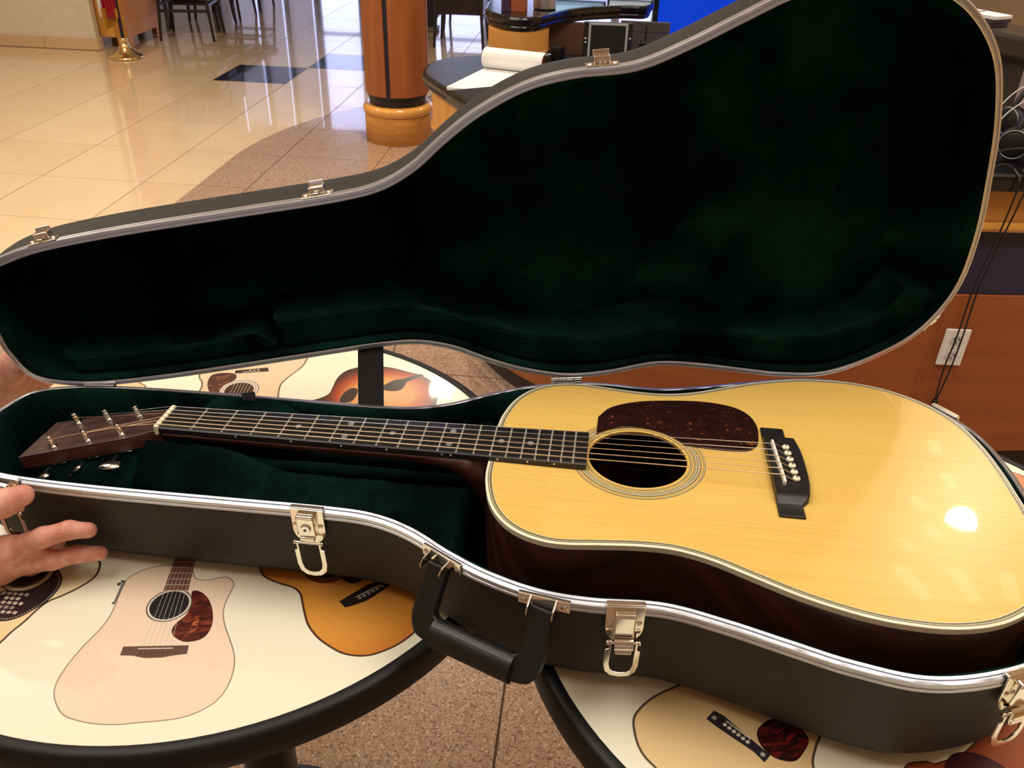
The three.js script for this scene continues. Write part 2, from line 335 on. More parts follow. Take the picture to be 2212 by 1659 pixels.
{
  const zb = ROOM.z1 + 0.08, w = roomMesh('window', join([-2.6, -1.27, 0.07, 1.34].map(x => wallBox(x, x + 0.06, 0.7, 2.3, zb - 0.03, zb + 0.03)).concat([wallBox(-2.6, 1.4, 0.7, 0.76, zb - 0.03, zb + 0.03), wallBox(-2.6, 1.4, 2.24, 2.3, zb - 0.03, zb + 0.03)])), M.frame);  // out of view behind the camera, lends the lid rim cool light
  for (const x of [-2.54, -1.21, 0.13]) mesh('unseen_blind', planarUV(at(new THREE.PlaneGeometry(1.25, 1.5), x + 0.625, 1.5, zb), 'x', 'y'), mat(lin(236, 234, 232), 0.95, { transmission: 0.09, thickness: 0 }), w);
}
roomMesh('ground_outside', wallBox(-30, 30, -0.1, -0.02, -60, FZ - 0.25), mat(lin(190, 188, 184), 0.9), 'pale paving outside the far glazed doors');

// lamps: trim ring, glowing disc, and a light of the same size just under it
M.lampGlow = mat(0xfff2dd, 0.6, { emissive: LAMP, emissiveIntensity: 22 });
M.unseenGlow = mat(lin(240, 226, 196), 0.5, { emissive: LAMP, emissiveIntensity: 2.8 });
M.lampTrim = mat(lin(238, 234, 224), 0.4);
for (const [x, z, label] of LAMPS) {
  const L = group('unseen_ceiling_lamp'); L.position.set(x, LAMP_Y, z); tag(L, label, 'ceiling lamp');
  mesh('trim', lathe([[0.062, 0.012], [0.062, -0.004], [0.085, -0.008], [0.098, 0.004], [0.098, 0.012]], 40), M.lampTrim, L);
  mesh('lamp_disc', at(new THREE.CircleGeometry(0.062, 40), 0, 0.004, 0, Math.PI / 2), M.lampGlow, L);
  if (x === 2.02) for (const [dx, dz, w, d, a] of [[-0.37, 0.40, 0.055, 0.20, 0.25], [-0.16, 0.40, 0.055, 0.20, 0], [0.02, 0.41, 0.055, 0.18, -0.35], [-0.30, 0.15, 0.045, 0.07, 0.4], [-0.15, 0.06, 0.05, 0.08, 0.2], [-0.12, -0.16, 0.045, 0.10, 0.2], [0.10, -0.35, 0.05, 0.12, -0.1], [0.16, -0.66, 0.05, 0.12, -0.2], [-0.40, -0.10, 0.04, 0.09, 0.5]])
    mesh('unseen_glow_slip', at(rbox(w, 0.006, d, 0.002), dx, 0.002, dz, 0, a), M.unseenGlow, L);  // unseen glowing slips, placed for pale patches mirrored in the guitar top
  const s = new THREE.SpotLight(LAMP, LAMP_POWER, 0, 1.25, 0.7, 2);
  s.position.set(x, LAMP_Y - 0.012, z); s.target.position.set(x, 0, z); s.castShadow = true; s.shadow.radius = 3.1;
  scene.add(s, s.target);
}

M.fillGlow = mat(0xfff6e6, 0.7, { emissive: FILL_COLOR, emissiveIntensity: 2.4 });
for (const [x, z, label] of FILL_PANELS) {  // fill added to soften the shadow of the lid
  const p = group('added_fill_panel'); p.position.set(x, LAMP_Y, z); tag(p, label, 'ceiling light');
  mesh('frame', join([[-0.62, 0, 0.04, 1.28], [0.62, 0, 0.04, 1.28], [0, -0.62, 1.2, 0.04], [0, 0.62, 1.2, 0.04]].map(([a, b, w, d]) => at(rbox(w, 0.02, d, 0.004), a, 0.0, b))), M.lampTrim, p);
  mesh('diffuser', at(new THREE.PlaneGeometry(1.2, 1.2), 0, 0.004, 0, Math.PI / 2), M.fillGlow, p);
  const L = new THREE.RectAreaLight(FILL_COLOR, FILL_POWER, 1.2, 1.2); L.position.set(x, LAMP_Y - 0.008, z); L.lookAt(x, 0, z); scene.add(L);
}

// ---------------------------------------------------------------- printed cafe tables
// guitar pictures printed under the gloss of the table tops; coordinates in metres from the table centre
function printTexture(draw) {
  const S = 2048, half = 0.372, c = document.createElement('canvas'); c.width = c.height = S;
  const g = c.getContext('2d'); g.fillStyle = '#fcf7dc'; g.fillRect(0, 0, S, S);
  g.setTransform(S / (2 * half), 0, 0, S / (2 * half), S / 2, S / 2); g.lineJoin = 'round';
  draw(g);
  const t = new THREE.CanvasTexture(c); t.colorSpace = THREE.SRGBColorSpace; t.anisotropy = 8; return t;
}
function path(g, pts, closed = true) {
  g.beginPath();
  if (closed) { spline2(pts, 8).forEach((p, i) => i ? g.lineTo(...p) : g.moveTo(...p)); g.closePath(); }
  else pts.forEach((p, i) => i ? g.lineTo(...p) : g.moveTo(...p));
}
const poly = (g, pts, fill) => { g.beginPath(); pts.forEach((p, i) => i ? g.lineTo(...p) : g.moveTo(...p)); g.closePath(); g.fillStyle = fill; g.fill(); };
function body(g, pts, fill, edge, w = 0.0016) { path(g, pts); g.fillStyle = fill; g.fill(); g.strokeStyle = edge; g.lineWidth = w; g.stroke(); }
function streaks(g, pts, dir, color, n = 70) {     // printed spruce grain
  g.save(); path(g, pts); g.clip(); g.strokeStyle = color; g.lineWidth = 0.0007;
  const bx = pts.map(p => p[0]), bz = pts.map(p => p[1]), cx = (Math.min(...bx) + Math.max(...bx)) / 2, cz = (Math.min(...bz) + Math.max(...bz)) / 2;
  for (let i = 0; i < n; i++) { const o = (i / n - 0.5) * 0.36; g.globalAlpha = 0.10 + 0.22 * hash3(i, n, 1); g.beginPath(); g.moveTo(cx - dir[1] * o - dir[0] * 0.3, cz + dir[0] * o - dir[1] * 0.3); g.lineTo(cx - dir[1] * o + dir[0] * 0.3, cz + dir[0] * o + dir[1] * 0.3); g.stroke(); }
  g.restore(); g.globalAlpha = 1;
}
function disc(g, x, z, r, fill) { g.beginPath(); g.arc(x, z, r, 0, 7); g.fillStyle = fill; g.fill(); }
function circ(g, x, z, r, color, w) { g.beginPath(); g.arc(x, z, r, 0, 7); g.strokeStyle = color; g.lineWidth = w; g.stroke(); }
function line(g, a, b, color, w) { g.beginPath(); g.moveTo(...a); g.lineTo(...b); g.strokeStyle = color; g.lineWidth = w; g.stroke(); }
function flecks(g, pts, colors, n, s = 0.004) {
  g.save(); path(g, pts); g.clip();
  const bx = pts.map(p => p[0]), bz = pts.map(p => p[1]), x0 = Math.min(...bx), z0 = Math.min(...bz), w = Math.max(...bx) - x0, h = Math.max(...bz) - z0;
  for (let i = 0; i < n; i++) { g.save(); g.translate(x0 + w * hash3(i, 1, n), z0 + h * hash3(i, 2, n)); g.rotate(-0.9 + hash3(i, 3, n)); g.scale(s * (0.4 + 1.6 * hash3(i, 4, n)), s * (0.15 + 0.3 * hash3(i, 5, n))); g.globalAlpha = 0.25 + 0.6 * hash3(i, 7, n); disc(g, 0, 0, 1, colors[i % colors.length]); g.restore(); }
  g.restore();
}
const lerp2 = (a, b, t) => [a[0] + (b[0] - a[0]) * t, a[1] + (b[1] - a[1]) * t];
const leftPrint = printTexture(g => {
  // far-left pale guitar, cut off by the table edge
  const F = [[-0.30, -0.26], [-0.22, -0.245], [-0.176, -0.222], [-0.166, -0.207], [-0.175, -0.16], [-0.215, -0.10], [-0.30, -0.08], [-0.36, -0.13]];
  body(g, F, '#f5d0a2', '#7a5f45', 0.002);
  // pale guitar at the back with dark pickguard
  const D = [[-0.10, -0.30], [-0.103, -0.27], [-0.099, -0.245], [-0.089, -0.227], [-0.087, -0.202], [-0.10, -0.165], [-0.09, -0.12], [-0.03, -0.10], [0.03, -0.12], [0.045, -0.16], [0.031, -0.191], [0.026, -0.213], [0.025, -0.233], [0.032, -0.255], [0.042, -0.277], [0.046, -0.30], [0.04, -0.335], [-0.03, -0.355], [-0.08, -0.335]];
  body(g, D, '#f7d5b2', '#6e5842', 0.0022); streaks(g, D, [0.1, 1], '#e8bd92');
  const Dp = [[-0.083, -0.239], [-0.08, -0.253], [-0.064, -0.258], [-0.049, -0.255], [-0.045, -0.243], [-0.049, -0.234], [-0.058, -0.222], [-0.056, -0.199], [-0.068, -0.201], [-0.079, -0.221]];
  body(g, Dp, '#3a1a1c', '#241012', 0.0008); flecks(g, Dp, ['#c98a3a', '#7a2a22', '#5a1d1d'], 60);
  disc(g, -0.031, -0.212, 0.0275, '#efe0cc'); circ(g, -0.031, -0.212, 0.0272, '#8d8377', 0.0016); circ(g, -0.031, -0.212, 0.0235, '#8d8377', 0.0012); disc(g, -0.031, -0.212, 0.0205, '#2a1517');
  for (let i = 0; i < 6; i++) line(g, [-0.043 + i * 0.005, -0.268], [-0.040 + i * 0.0042, -0.12], '#d9d2c6', 0.0006);
  poly(g, [[-0.052, -0.266], [-0.006, -0.277], [-0.002, -0.266], [-0.05, -0.257]], '#2c1f1d'); line(g, [-0.040, -0.262], [-0.014, -0.267], '#efeade', 0.0012);
  for (let i = 0; i < 3; i++) disc(g, -0.030 + i * 0.0056, -0.268 - i * 0.0011, 0.0014, '#e9e2d2');
  // sunburst arch-top at the right
  const E = [[0.069, -0.186], [0.088, -0.196], [0.10, -0.21], [0.102, -0.231], [0.104, -0.254], [0.113, -0.274], [0.131, -0.286], [0.151, -0.29], [0.177, -0.287], [0.203, -0.277], [0.227, -0.266], [0.244, -0.248], [0.252, -0.225], [0.255, -0.203], [0.25, -0.175], [0.225, -0.145], [0.17, -0.13], [0.13, -0.135], [0.10, -0.155], [0.08, -0.15], [0.055, -0.155], [0.05, -0.175]];
  path(g, E); g.save(); g.clip();
  const gr = g.createRadialGradient(0.175, -0.21, 0.01, 0.175, -0.21, 0.092);
  gr.addColorStop(0, '#f3c184'); gr.addColorStop(0.42, '#eba35a'); gr.addColorStop(0.66, '#b3471c'); gr.addColorStop(0.86, '#45150f'); gr.addColorStop(1, '#1d0b0b');
  g.fillStyle = gr; g.fillRect(-0.1, -0.4, 0.5, 0.4); g.restore();
  path(g, E); g.strokeStyle = '#2a1210'; g.lineWidth = 0.0016; g.stroke();
  body(g, [[0.171, -0.228], [0.178, -0.241], [0.19, -0.253], [0.206, -0.255], [0.206, -0.245], [0.2, -0.226], [0.185, -0.222]], '#1c1012', '#1c1012', 0.0006);
  poly(g, [[0.2, -0.256], [0.224, -0.272], [0.23, -0.268], [0.208, -0.249]], '#1a0f10');
  body(g, [[0.118, -0.189], [0.119, -0.211], [0.128, -0.226], [0.138, -0.224], [0.139, -0.205], [0.133, -0.19]], '#211214', '#caa478', 0.0008);
  poly(g, [[0.168, -0.205], [0.178, -0.197], [0.176, -0.193], [0.166, -0.201]], '#17110f'); line(g, [0.19, -0.203], [0.10, -0.165], '#d8b888', 0.0006);
  // cream guitar at the left with ornate dark pickguard
  const C = [[-0.087, 0.139], [-0.08, 0.149], [-0.078, 0.16], [-0.08, 0.169], [-0.088, 0.181], [-0.10, 0.193], [-0.111, 0.202], [-0.117, 0.214], [-0.122, 0.23], [-0.128, 0.244], [-0.134, 0.262], [-0.15, 0.29], [-0.20, 0.32], [-0.27, 0.30], [-0.31, 0.25], [-0.29, 0.19], [-0.25, 0.16], [-0.23, 0.12], [-0.19, 0.10], [-0.13, 0.11]];
  const cg = g.createLinearGradient(-0.10, 0.16, -0.18, 0.27); cg.addColorStop(0, '#fbeec4'); cg.addColorStop(0.5, '#fde3b0'); cg.addColorStop(1, '#fbd79a');
  body(g, C, cg, '#3f3226', 0.0022);
  const Cp = [[-0.128, 0.152], [-0.12, 0.159], [-0.112, 0.169], [-0.109, 0.185], [-0.113, 0.202], [-0.121, 0.214], [-0.129, 0.223], [-0.14, 0.229], [-0.152, 0.228], [-0.165, 0.218], [-0.165, 0.19], [-0.14, 0.18]];
  body(g, Cp, '#1c1822', '#111018', 0.0012);
  path(g, Cp.map(p => lerp2(p, [-0.136, 0.193], 0.07))); g.setLineDash([0.0015, 0.0012]); g.strokeStyle = '#cbbfae'; g.lineWidth = 0.0014; g.stroke(); g.setLineDash([]);
  disc(g, -0.151, 0.163, 0.0262, '#d9c9a4'); circ(g, -0.151, 0.163, 0.0262, '#54432f', 0.001); circ(g, -0.151, 0.163, 0.0205, '#54432f', 0.0014); disc(g, -0.151, 0.163, 0.0195, '#1b171e');
  g.save(); g.beginPath(); g.arc(-0.151, 0.163, 0.0185, 0, 7); g.clip();
  for (let i = 0; i < 90; i++) { g.globalAlpha = 0.6; circ(g, -0.151 + 0.034 * (hash3(i, 1, 5) - 0.5), 0.163 + 0.034 * (hash3(i, 2, 5) - 0.5), 0.0012 + 0.001 * hash3(i, 3, 5), '#a79c8e', 0.0005); } g.restore(); g.globalAlpha = 1;
  for (let i = 0; i < 5; i++) for (let j = 0; j < 5; j++) if ((i + j) % 2 === 0 || (i > 0 && i < 4)) { g.save(); g.translate(-0.162 + i * 0.0062, 0.192 + j * 0.0062 + i * 0.0004); g.rotate(0.5 * hash3(i, j, 9)); g.fillStyle = (i * 3 + j) % 3 ? '#cfc2ac' : '#a3988a'; g.fillRect(-0.0022, -0.002, 0.0044, 0.004); g.restore(); }
  poly(g, [[-0.170, 0.176], [-0.164, 0.176], [-0.164, 0.16], [-0.170, 0.16]], '#2a1c16');
  // amber guitar at the right
  const Bd = [[0.094, 0.135], [0.093, 0.142], [0.098, 0.153], [0.106, 0.16], [0.122, 0.167], [0.136, 0.172], [0.145, 0.18], [0.15, 0.192], [0.156, 0.208], [0.163, 0.223], [0.175, 0.238], [0.189, 0.249], [0.203, 0.257], [0.217, 0.26], [0.23, 0.259], [0.242, 0.254], [0.257, 0.244], [0.272, 0.227], [0.285, 0.205], [0.29, 0.17], [0.27, 0.135], [0.23, 0.12], [0.19, 0.09], [0.15, 0.07], [0.11, 0.09]];
  path(g, Bd); g.save(); g.clip();
  const bg = g.createRadialGradient(0.205, 0.185, 0.01, 0.19, 0.17, 0.12);
  bg.addColorStop(0, '#eda64a'); bg.addColorStop(0.5, '#e39a3e'); bg.addColorStop(0.8, '#d98432'); bg.addColorStop(1, '#c4722a');
  g.fillStyle = bg; g.fillRect(0, 0, 0.4, 0.4); g.restore(); streaks(g, Bd, [0.75, 0.6], '#c9812f', 60);
  path(g, Bd); g.strokeStyle = '#553322'; g.lineWidth = 0.0022; g.stroke();
  disc(g, 0.166, 0.137, 0.0265, '#a5662d'); circ(g, 0.166, 0.137, 0.0262, '#4f2a18', 0.0016); circ(g, 0.166, 0.137, 0.0225, '#4f2a18', 0.001); disc(g, 0.166, 0.137, 0.0195, '#231311');
  body(g, [[0.186, 0.137], [0.204, 0.14], [0.208, 0.155], [0.198, 0.163], [0.184, 0.155]], '#33191b', '#33191b', 0.0005);
  poly(g, [[0.188, 0.19], [0.196, 0.198], [0.206, 0.1935], [0.216, 0.188], [0.224, 0.180], [0.24, 0.163], [0.232, 0.154], [0.212, 0.166]], '#2b2322'); line(g, [0.204, 0.183], [0.228, 0.164], '#e9e2d0', 0.0014);
  for (let i = 0; i < 6; i++) { const p = lerp2([0.2085, 0.1838], [0.2295, 0.1665], i / 5); disc(g, p[0], p[1], 0.0019, '#efe9da'); disc(g, p[0], p[1], 0.0009, '#2b2322'); }
  // pale cutaway guitar in front
  const A = [[-0.002, 0.144], [-0.019, 0.147], [-0.034, 0.155], [-0.043, 0.167], [-0.045, 0.18], [-0.041, 0.201], [-0.04, 0.221], [-0.043, 0.238], [-0.05, 0.259], [-0.054, 0.277], [-0.056, 0.297], [-0.053, 0.313], [-0.044, 0.327], [-0.033, 0.337], [-0.019, 0.342], [-0.001, 0.345], [0.019, 0.345], [0.039, 0.342], [0.06, 0.339], [0.075, 0.335], [0.089, 0.327], [0.099, 0.316], [0.104, 0.3], [0.104, 0.282], [0.1, 0.265], [0.091, 0.247], [0.08, 0.228], [0.073, 0.211], [0.071, 0.196], [0.072, 0.181], [0.072, 0.17], [0.066, 0.162], [0.058, 0.16], [0.046, 0.164], [0.037, 0.165], [0.028, 0.162], [0.022, 0.152], [0.012, 0.146]];
  body(g, A, '#fbe0c4', '#8d7c69', 0.0011); streaks(g, A, [-0.25, -1], '#f3c89e', 80);
  for (const [a, b] of [[[-0.0445, 0.170], [-0.0425, 0.2]]]) line(g, a, b, '#77706a', 0.003);
  disc(g, -0.0485, 0.1745, 0.0022, '#4c4642'); disc(g, -0.0465, 0.1705, 0.0018, '#4c4642'); disc(g, -0.0435, 0.2015, 0.0017, '#5c5650');
  const Ap = [[0.032, 0.182], [0.043, 0.184], [0.055, 0.197], [0.064, 0.217], [0.066, 0.234], [0.061, 0.245], [0.047, 0.249], [0.034, 0.243], [0.029, 0.235], [0.03, 0.226], [0.036, 0.215], [0.037, 0.2]];
  body(g, Ap, '#541f16', '#35130f', 0.0006); flecks(g, Ap, ['#7c3320', '#3a1510', '#93412a'], 90, 0.006);
  flecks(g, [[0.046, 0.215], [0.05, 0.215], [0.053, 0.235], [0.047, 0.238]], ['#d9783a', '#c2632e'], 16, 0.003);
  disc(g, 0.0145, 0.202, 0.0228, '#5e564c'); circ(g, 0.0145, 0.202, 0.0205, '#efe6d6', 0.0018); disc(g, 0.0145, 0.202, 0.0190, '#3b2a26'); disc(g, 0.0145, 0.202, 0.0182, '#232024');
  poly(g, [[-0.006, 0.10], [0.014, 0.10], [0.027, 0.181], [0.001, 0.182]], '#7b5145');
  for (let i = 0; i < 9; i++) { const t = 1 - i * 0.105; line(g, lerp2([-0.006, 0.1], [0.001, 0.182], t), lerp2([0.014, 0.1], [0.027, 0.181], t), '#d8cfc2', 0.0008); }
  for (let i = 0; i < 6; i++) line(g, [-0.003 + i * 0.0032, 0.10], [0.008 + i * 0.0052, 0.258 - i * 0.001], '#cfc6b8', 0.0005);
  poly(g, [[-0.011, 0.2575], [0.052, 0.2535], [0.0535, 0.264], [0.042, 0.2663], [0.031, 0.2695], [0.015, 0.2707], [0.002, 0.2683], [-0.010, 0.2685]], '#63453b'); line(g, [0.004, 0.2597], [0.038, 0.2575], '#efe3d2', 0.0012);
  for (let i = 0; i < 6; i++) disc(g, 0.0085 + i * 0.0052, 0.2652 - i * 0.0004, 0.0009, '#2a1b18');
});
const rightPrint = printTexture(g => {
  const Rb = [[-0.229, 0.144], [-0.246, 0.154], [-0.258, 0.165], [-0.266, 0.177], [-0.267, 0.192], [-0.264, 0.209], [-0.254, 0.225], [-0.22, 0.26], [-0.16, 0.28], [-0.115, 0.26], [-0.112, 0.235], [-0.114, 0.222], [-0.112, 0.213], [-0.106, 0.201], [-0.09, 0.17], [-0.10, 0.14], [-0.14, 0.12], [-0.19, 0.125]];
  body(g, Rb, '#f3d29a', '#5a4a3a', 0.0022); streaks(g, Rb, [0.8, -0.6], '#e4ba78');
  const Rp = [[-0.152, 0.183], [-0.156, 0.193], [-0.153, 0.205], [-0.144, 0.214], [-0.13, 0.216], [-0.12, 0.208], [-0.111, 0.193], [-0.12, 0.178], [-0.138, 0.174]];
  body(g, Rp, '#2f1216', '#22090c', 0.001); flecks(g, Rp, ['#8c1f1c', '#5e1517', '#a52a22'], 50, 0.005);
  poly(g, [[-0.1905, 0.166], [-0.1995, 0.1755], [-0.190, 0.185], [-0.172, 0.2005], [-0.163, 0.2085], [-0.156, 0.2185], [-0.149, 0.211], [-0.158, 0.201], [-0.170, 0.187], [-0.182, 0.172]], '#2e2b30');
  line(g, [-0.1815, 0.177], [-0.163, 0.1955], '#efeade', 0.0013);
  for (let i = 0; i < 6; i++) { const p = lerp2([-0.1835, 0.1812], [-0.1665, 0.1985], i / 5); disc(g, p[0], p[1], 0.0019, '#f2ecdc'); line(g, p, [p[0] + 0.004, p[1] - 0.004], '#d6cfc0', 0.0006); }
  for (const [x, z] of [[-0.192, 0.174], [-0.1557, 0.2107]]) for (let k = 0; k < 4; k++) line(g, [x - 0.0026 * Math.cos(k * 0.785), z - 0.0026 * Math.sin(k * 0.785)], [x + 0.0026 * Math.cos(k * 0.785), z + 0.0026 * Math.sin(k * 0.785)], '#dcd6ca', 0.0008);
  const O = [[-0.05, 0.25], [-0.033, 0.219], [-0.014, 0.213], [-0.002, 0.214], [0.03, 0.200], [0.07, 0.165], [0.10, 0.15], [0.112, 0.17], [0.105, 0.205], [0.08, 0.24], [0.03, 0.28], [-0.03, 0.28]];
  body(g, O, '#a5532f', '#5c3020', 0.0014);
  body(g, [[0.0, 0.225], [0.015, 0.205], [0.04, 0.205], [0.06, 0.225], [0.05, 0.25], [0.01, 0.25]], '#4a2028', '#3a1518', 0.001);
  body(g, [[0.20, -0.30], [0.235, -0.265], [0.262, -0.222], [0.285, -0.20], [0.30, -0.15], [0.285, -0.08], [0.25, -0.06], [0.19, -0.09], [0.15, -0.16], [0.14, -0.24], [0.16, -0.29]], '#dd7f43', '#7a4a2a', 0.002);
  body(g, [[-0.25, -0.16], [-0.2, -0.2], [-0.1, -0.22], [-0.02, -0.2], [0.02, -0.14], [-0.02, -0.08], [-0.12, -0.06], [-0.22, -0.08]], '#eebf86', '#6e5842', 0.002);
});
function cafeTable(x, z, r, print, label) {
  const t = group('cafe_table'); t.position.set(x, 0, z); tag(t, label, 'table', 'round cafe tables under the guitar case');
  const top = new THREE.CircleGeometry(r, 128); top.rotateX(-Math.PI / 2);
  const p = top.attributes.position, uv = top.attributes.uv;
  for (let i = 0; i < p.count; i++) uv.setXY(i, 0.5 + p.getX(i) / 0.744, 0.5 - p.getZ(i) / 0.744);
  top.translate(0, 0.762, 0);
  const under = join([lathe([[0, 0.728], [r, 0.728], [r, 0.7615], [0, 0.7615]], 96)]);
  const lam = mat(0xffffff, 0.28, { map: print, clearcoat: 0.7, clearcoatRoughness: 0.03 });
  mesh('table_top', top, lam, t); mesh('core', under, M.black, t);
  mesh('edge_band', lathe([[r - 0.004, 0.7275], [r + 0.008, 0.7262], [r + 0.0145, 0.731], [r + 0.0165, 0.745], [r + 0.0145, 0.759], [r + 0.009, 0.7636], [r + 0.002, 0.7636], [r - 0.0002, 0.7622]], 128), M.rubber, t);
  mesh('pole', lathe([[0.0, 0.72], [0.16, 0.728], [0.16, 0.722], [0.05, 0.712], [0.04, 0.69], [0.04, 0.045], [0.055, 0.035]], 40), M.black, t);
  mesh('foot', lathe([[0.055, 0.040], [0.085, 0.030], [0.125, 0.016], [0.130, 0.008], [0.128, 0.001], [0, 0.001]], 56), M.black, t);
}
cafeTable(-0.362, -0.834, 0.3675, leftPrint, 'round black-edged cafe table printed with five guitars, under the neck end of the case');
cafeTable(0.387, -0.689, 0.3596, rightPrint, 'round black-edged cafe table under the wide end of the case, at the right');

// ---------------------------------------------------------------- guitar case: rim plane is local y = 0, x runs from head to tail
const gcase = group('guitar_case');
gcase.position.set(-0.37262, 0.87399, -0.77038); gcase.rotation.set(0, -0.11258, 0.0175, 'YZX');
tag(gcase, 'open black hard-shell guitar case lined with dark green plush, lying across two tables', 'guitar case');
const HALF = [[-0.2243, 0], [-0.2239, 0.0319], [-0.2073, 0.0715], [-0.1487, 0.0916], [-0.05, 0.0979], [0.10, 0.0979], [0.2001, 0.0975], [0.251, 0.1013], [0.2917, 0.1162], [0.3309, 0.1414], [0.3714, 0.1632], [0.4216, 0.1801], [0.4705, 0.1848], [0.531, 0.1821], [0.5826, 0.1938], [0.6338, 0.2101], [0.6826, 0.2249], [0.7389, 0.2329], [0.7972, 0.2193], [0.8502, 0.1902], [0.8886, 0.1365], [0.9026, 0.0703], [0.9051, 0]];
const RIM = spline2(mirrored(HALF), 6);
const ring = (inset, y) => offset2(RIM, -inset).map(([x, z]) => [x, typeof y === 'function' ? y(x, z) : y, z]);
function bandSweep(profile) {        // profile: [inset, y] closed
  return creased(loft(profile.map(([i, y]) => ring(i, y)), { closedV: true }), 0.5);
}
const yb = x => -0.1115 - 0.0176 * x;                   // underside lies level on the tables
const wob = (x, z, a) => (fbm(x * 22 + 50, z * 22 + 50, 4096, 3) - 0.5) * a;
const baseShell = mesh('base_shell', loft([
  ring(0.0015, -0.0085), ring(0.0035, -0.02), ring(0.007, -0.05), ring(0.0105, x => yb(x) + 0.034), ring(0.0145, x => yb(x) + 0.019), ring(0.0225, x => yb(x) + 0.0075), ring(0.034, x => yb(x) + 0.0012), ring(0.046, yb)], { capB: true }), M.shell, gcase);
mesh('base_rim', bandSweep([[0.0078, -0.0045], [0.0078, 0.0010], [0.0070, 0.0018], [0.0044, 0.0012], [0.0041, -0.0004], [0.0029, -0.0006], [0.0026, 0.0004], [0.0006, -0.0004], [0, -0.0011], [0, -0.0046], [0.0012, -0.0052], [0.0012, -0.0060], [0, -0.0066], [0, -0.0094], [0.0008, -0.0102], [0.0025, -0.0102], [0.0045, -0.0045]]), M.aluminium, gcase);
const liner = (s) => loft([
  ring(0.0074, -0.003 * s), ring(0.0082, (x, z) => s * (0.0006 + wob(x, z, 0.003))), ring(0.0105, (x, z) => s * (-0.0004 + wob(x + 3, z, 0.003))), ring(0.0135, (x, z) => s * (-0.006 + wob(x, z + 4, 0.003))), ring(0.0165, -0.02 * s), ring(0.018, -0.045 * s),
  ...(s > 0 ? [ring(0.020, x => yb(x) + 0.030), ring(0.025, x => yb(x) + 0.014), ring(0.036, x => yb(x) + 0.0085), ring(0.046, x => yb(x) + 0.007)] : [ring(0.020, 0.062), ring(0.026, 0.070), ring(0.036, 0.0725), ring(0.046, 0.073)])], { capB: true });
mesh('base_lining', liner(1), M.velvet, gcase);
// plush pads that carry the neck, as soft height fields between two edges
const wallAt = x => { let w = 0.1; for (let i = 0; i + 1 < HALF.length; i++) if (x >= HALF[i][0] && x <= HALF[i + 1][0]) w = HALF[i][1] + (HALF[i + 1][1] - HALF[i][1]) * (x - HALF[i][0]) / (HALF[i + 1][0] - HALF[i][0]); return w; };
const sstep = (a, b, x) => { const t = clamp((x - a) / (b - a)); return t * t * (3 - 2 * t); };
function pad(s0, s1, t0, t1, h, r = 0.014, base = -0.078) {
  const n = 56, m = 22, pos = [], uv = [], ix = [];
  for (let i = -1; i <= n + 1; i++) for (let j = -1; j <= m + 1; j++) {
    const ci = clamp(i, 0, n), cj = clamp(j, 0, m), s = s0 + (s1 - s0) * ci / n, a = t0(s), b = t1(s), t = a + (b - a) * cj / m, skirt = i !== ci || j !== cj;
    const d = Math.min(s - s0, s1 - s, Math.abs(t - a), Math.abs(b - t)), e = d < r ? r - Math.sqrt(Math.max(0, r * r - (r - d) ** 2)) : 0;
    pos.push(s, skirt ? base : Math.max(base, h(s, t) - e + wob(s * 1.3, t * 1.3 + 9, 0.007) + wob(s * 4, t * 4 + 3, 0.002)), t); uv.push(s, t);
  }
  const W = m + 3; for (let i = 0; i < n + 2; i++) for (let j = 0; j < m + 2; j++) { const p = i * W + j; ix.push(p, p + 1, p + W + 1, p, p + W + 1, p + W); }
  const g = new THREE.BufferGeometry(); g.setAttribute('position', new THREE.Float32BufferAttribute(pos, 3)); g.setAttribute('uv', new THREE.Float32BufferAttribute(uv, 2)); g.setIndex(ix); g.computeVertexNormals(); return g;
}
mesh('accessory_box', pad(0.05, 0.345, () => -0.033, () => 0.033, s => -0.036, 0.01), M.velvet, gcase);
mesh('neck_cradle', pad(-0.014, 0.343, () => 0.0285, s => wallAt(s) - 0.015, (s, t) => 0.0235 - 0.012 * sstep(0.03, 0.06, t) - 0.020 * sstep(0.05, 0.085, t) - sstep(0.055, 0.16, s) * (0.026 - 0.014 * sstep(0.05, 0.085, t))), M.velvet, gcase);
mesh('neck_cradle', pad(0.012, 0.343, s => -wallAt(s) + 0.013, () => -0.031, (s, t) => 0.014 - 0.004 * sstep(0.05, 0.085, -t) - sstep(0.085, 0.15, s) * 0.034), M.velvet, gcase);
mesh('pull_tab', at(rbox(0.016, 0.020, 0.002, 0.001), 0.064, 0.012, -0.067, -0.45, 0.1, 0.2), M.web, gcase);

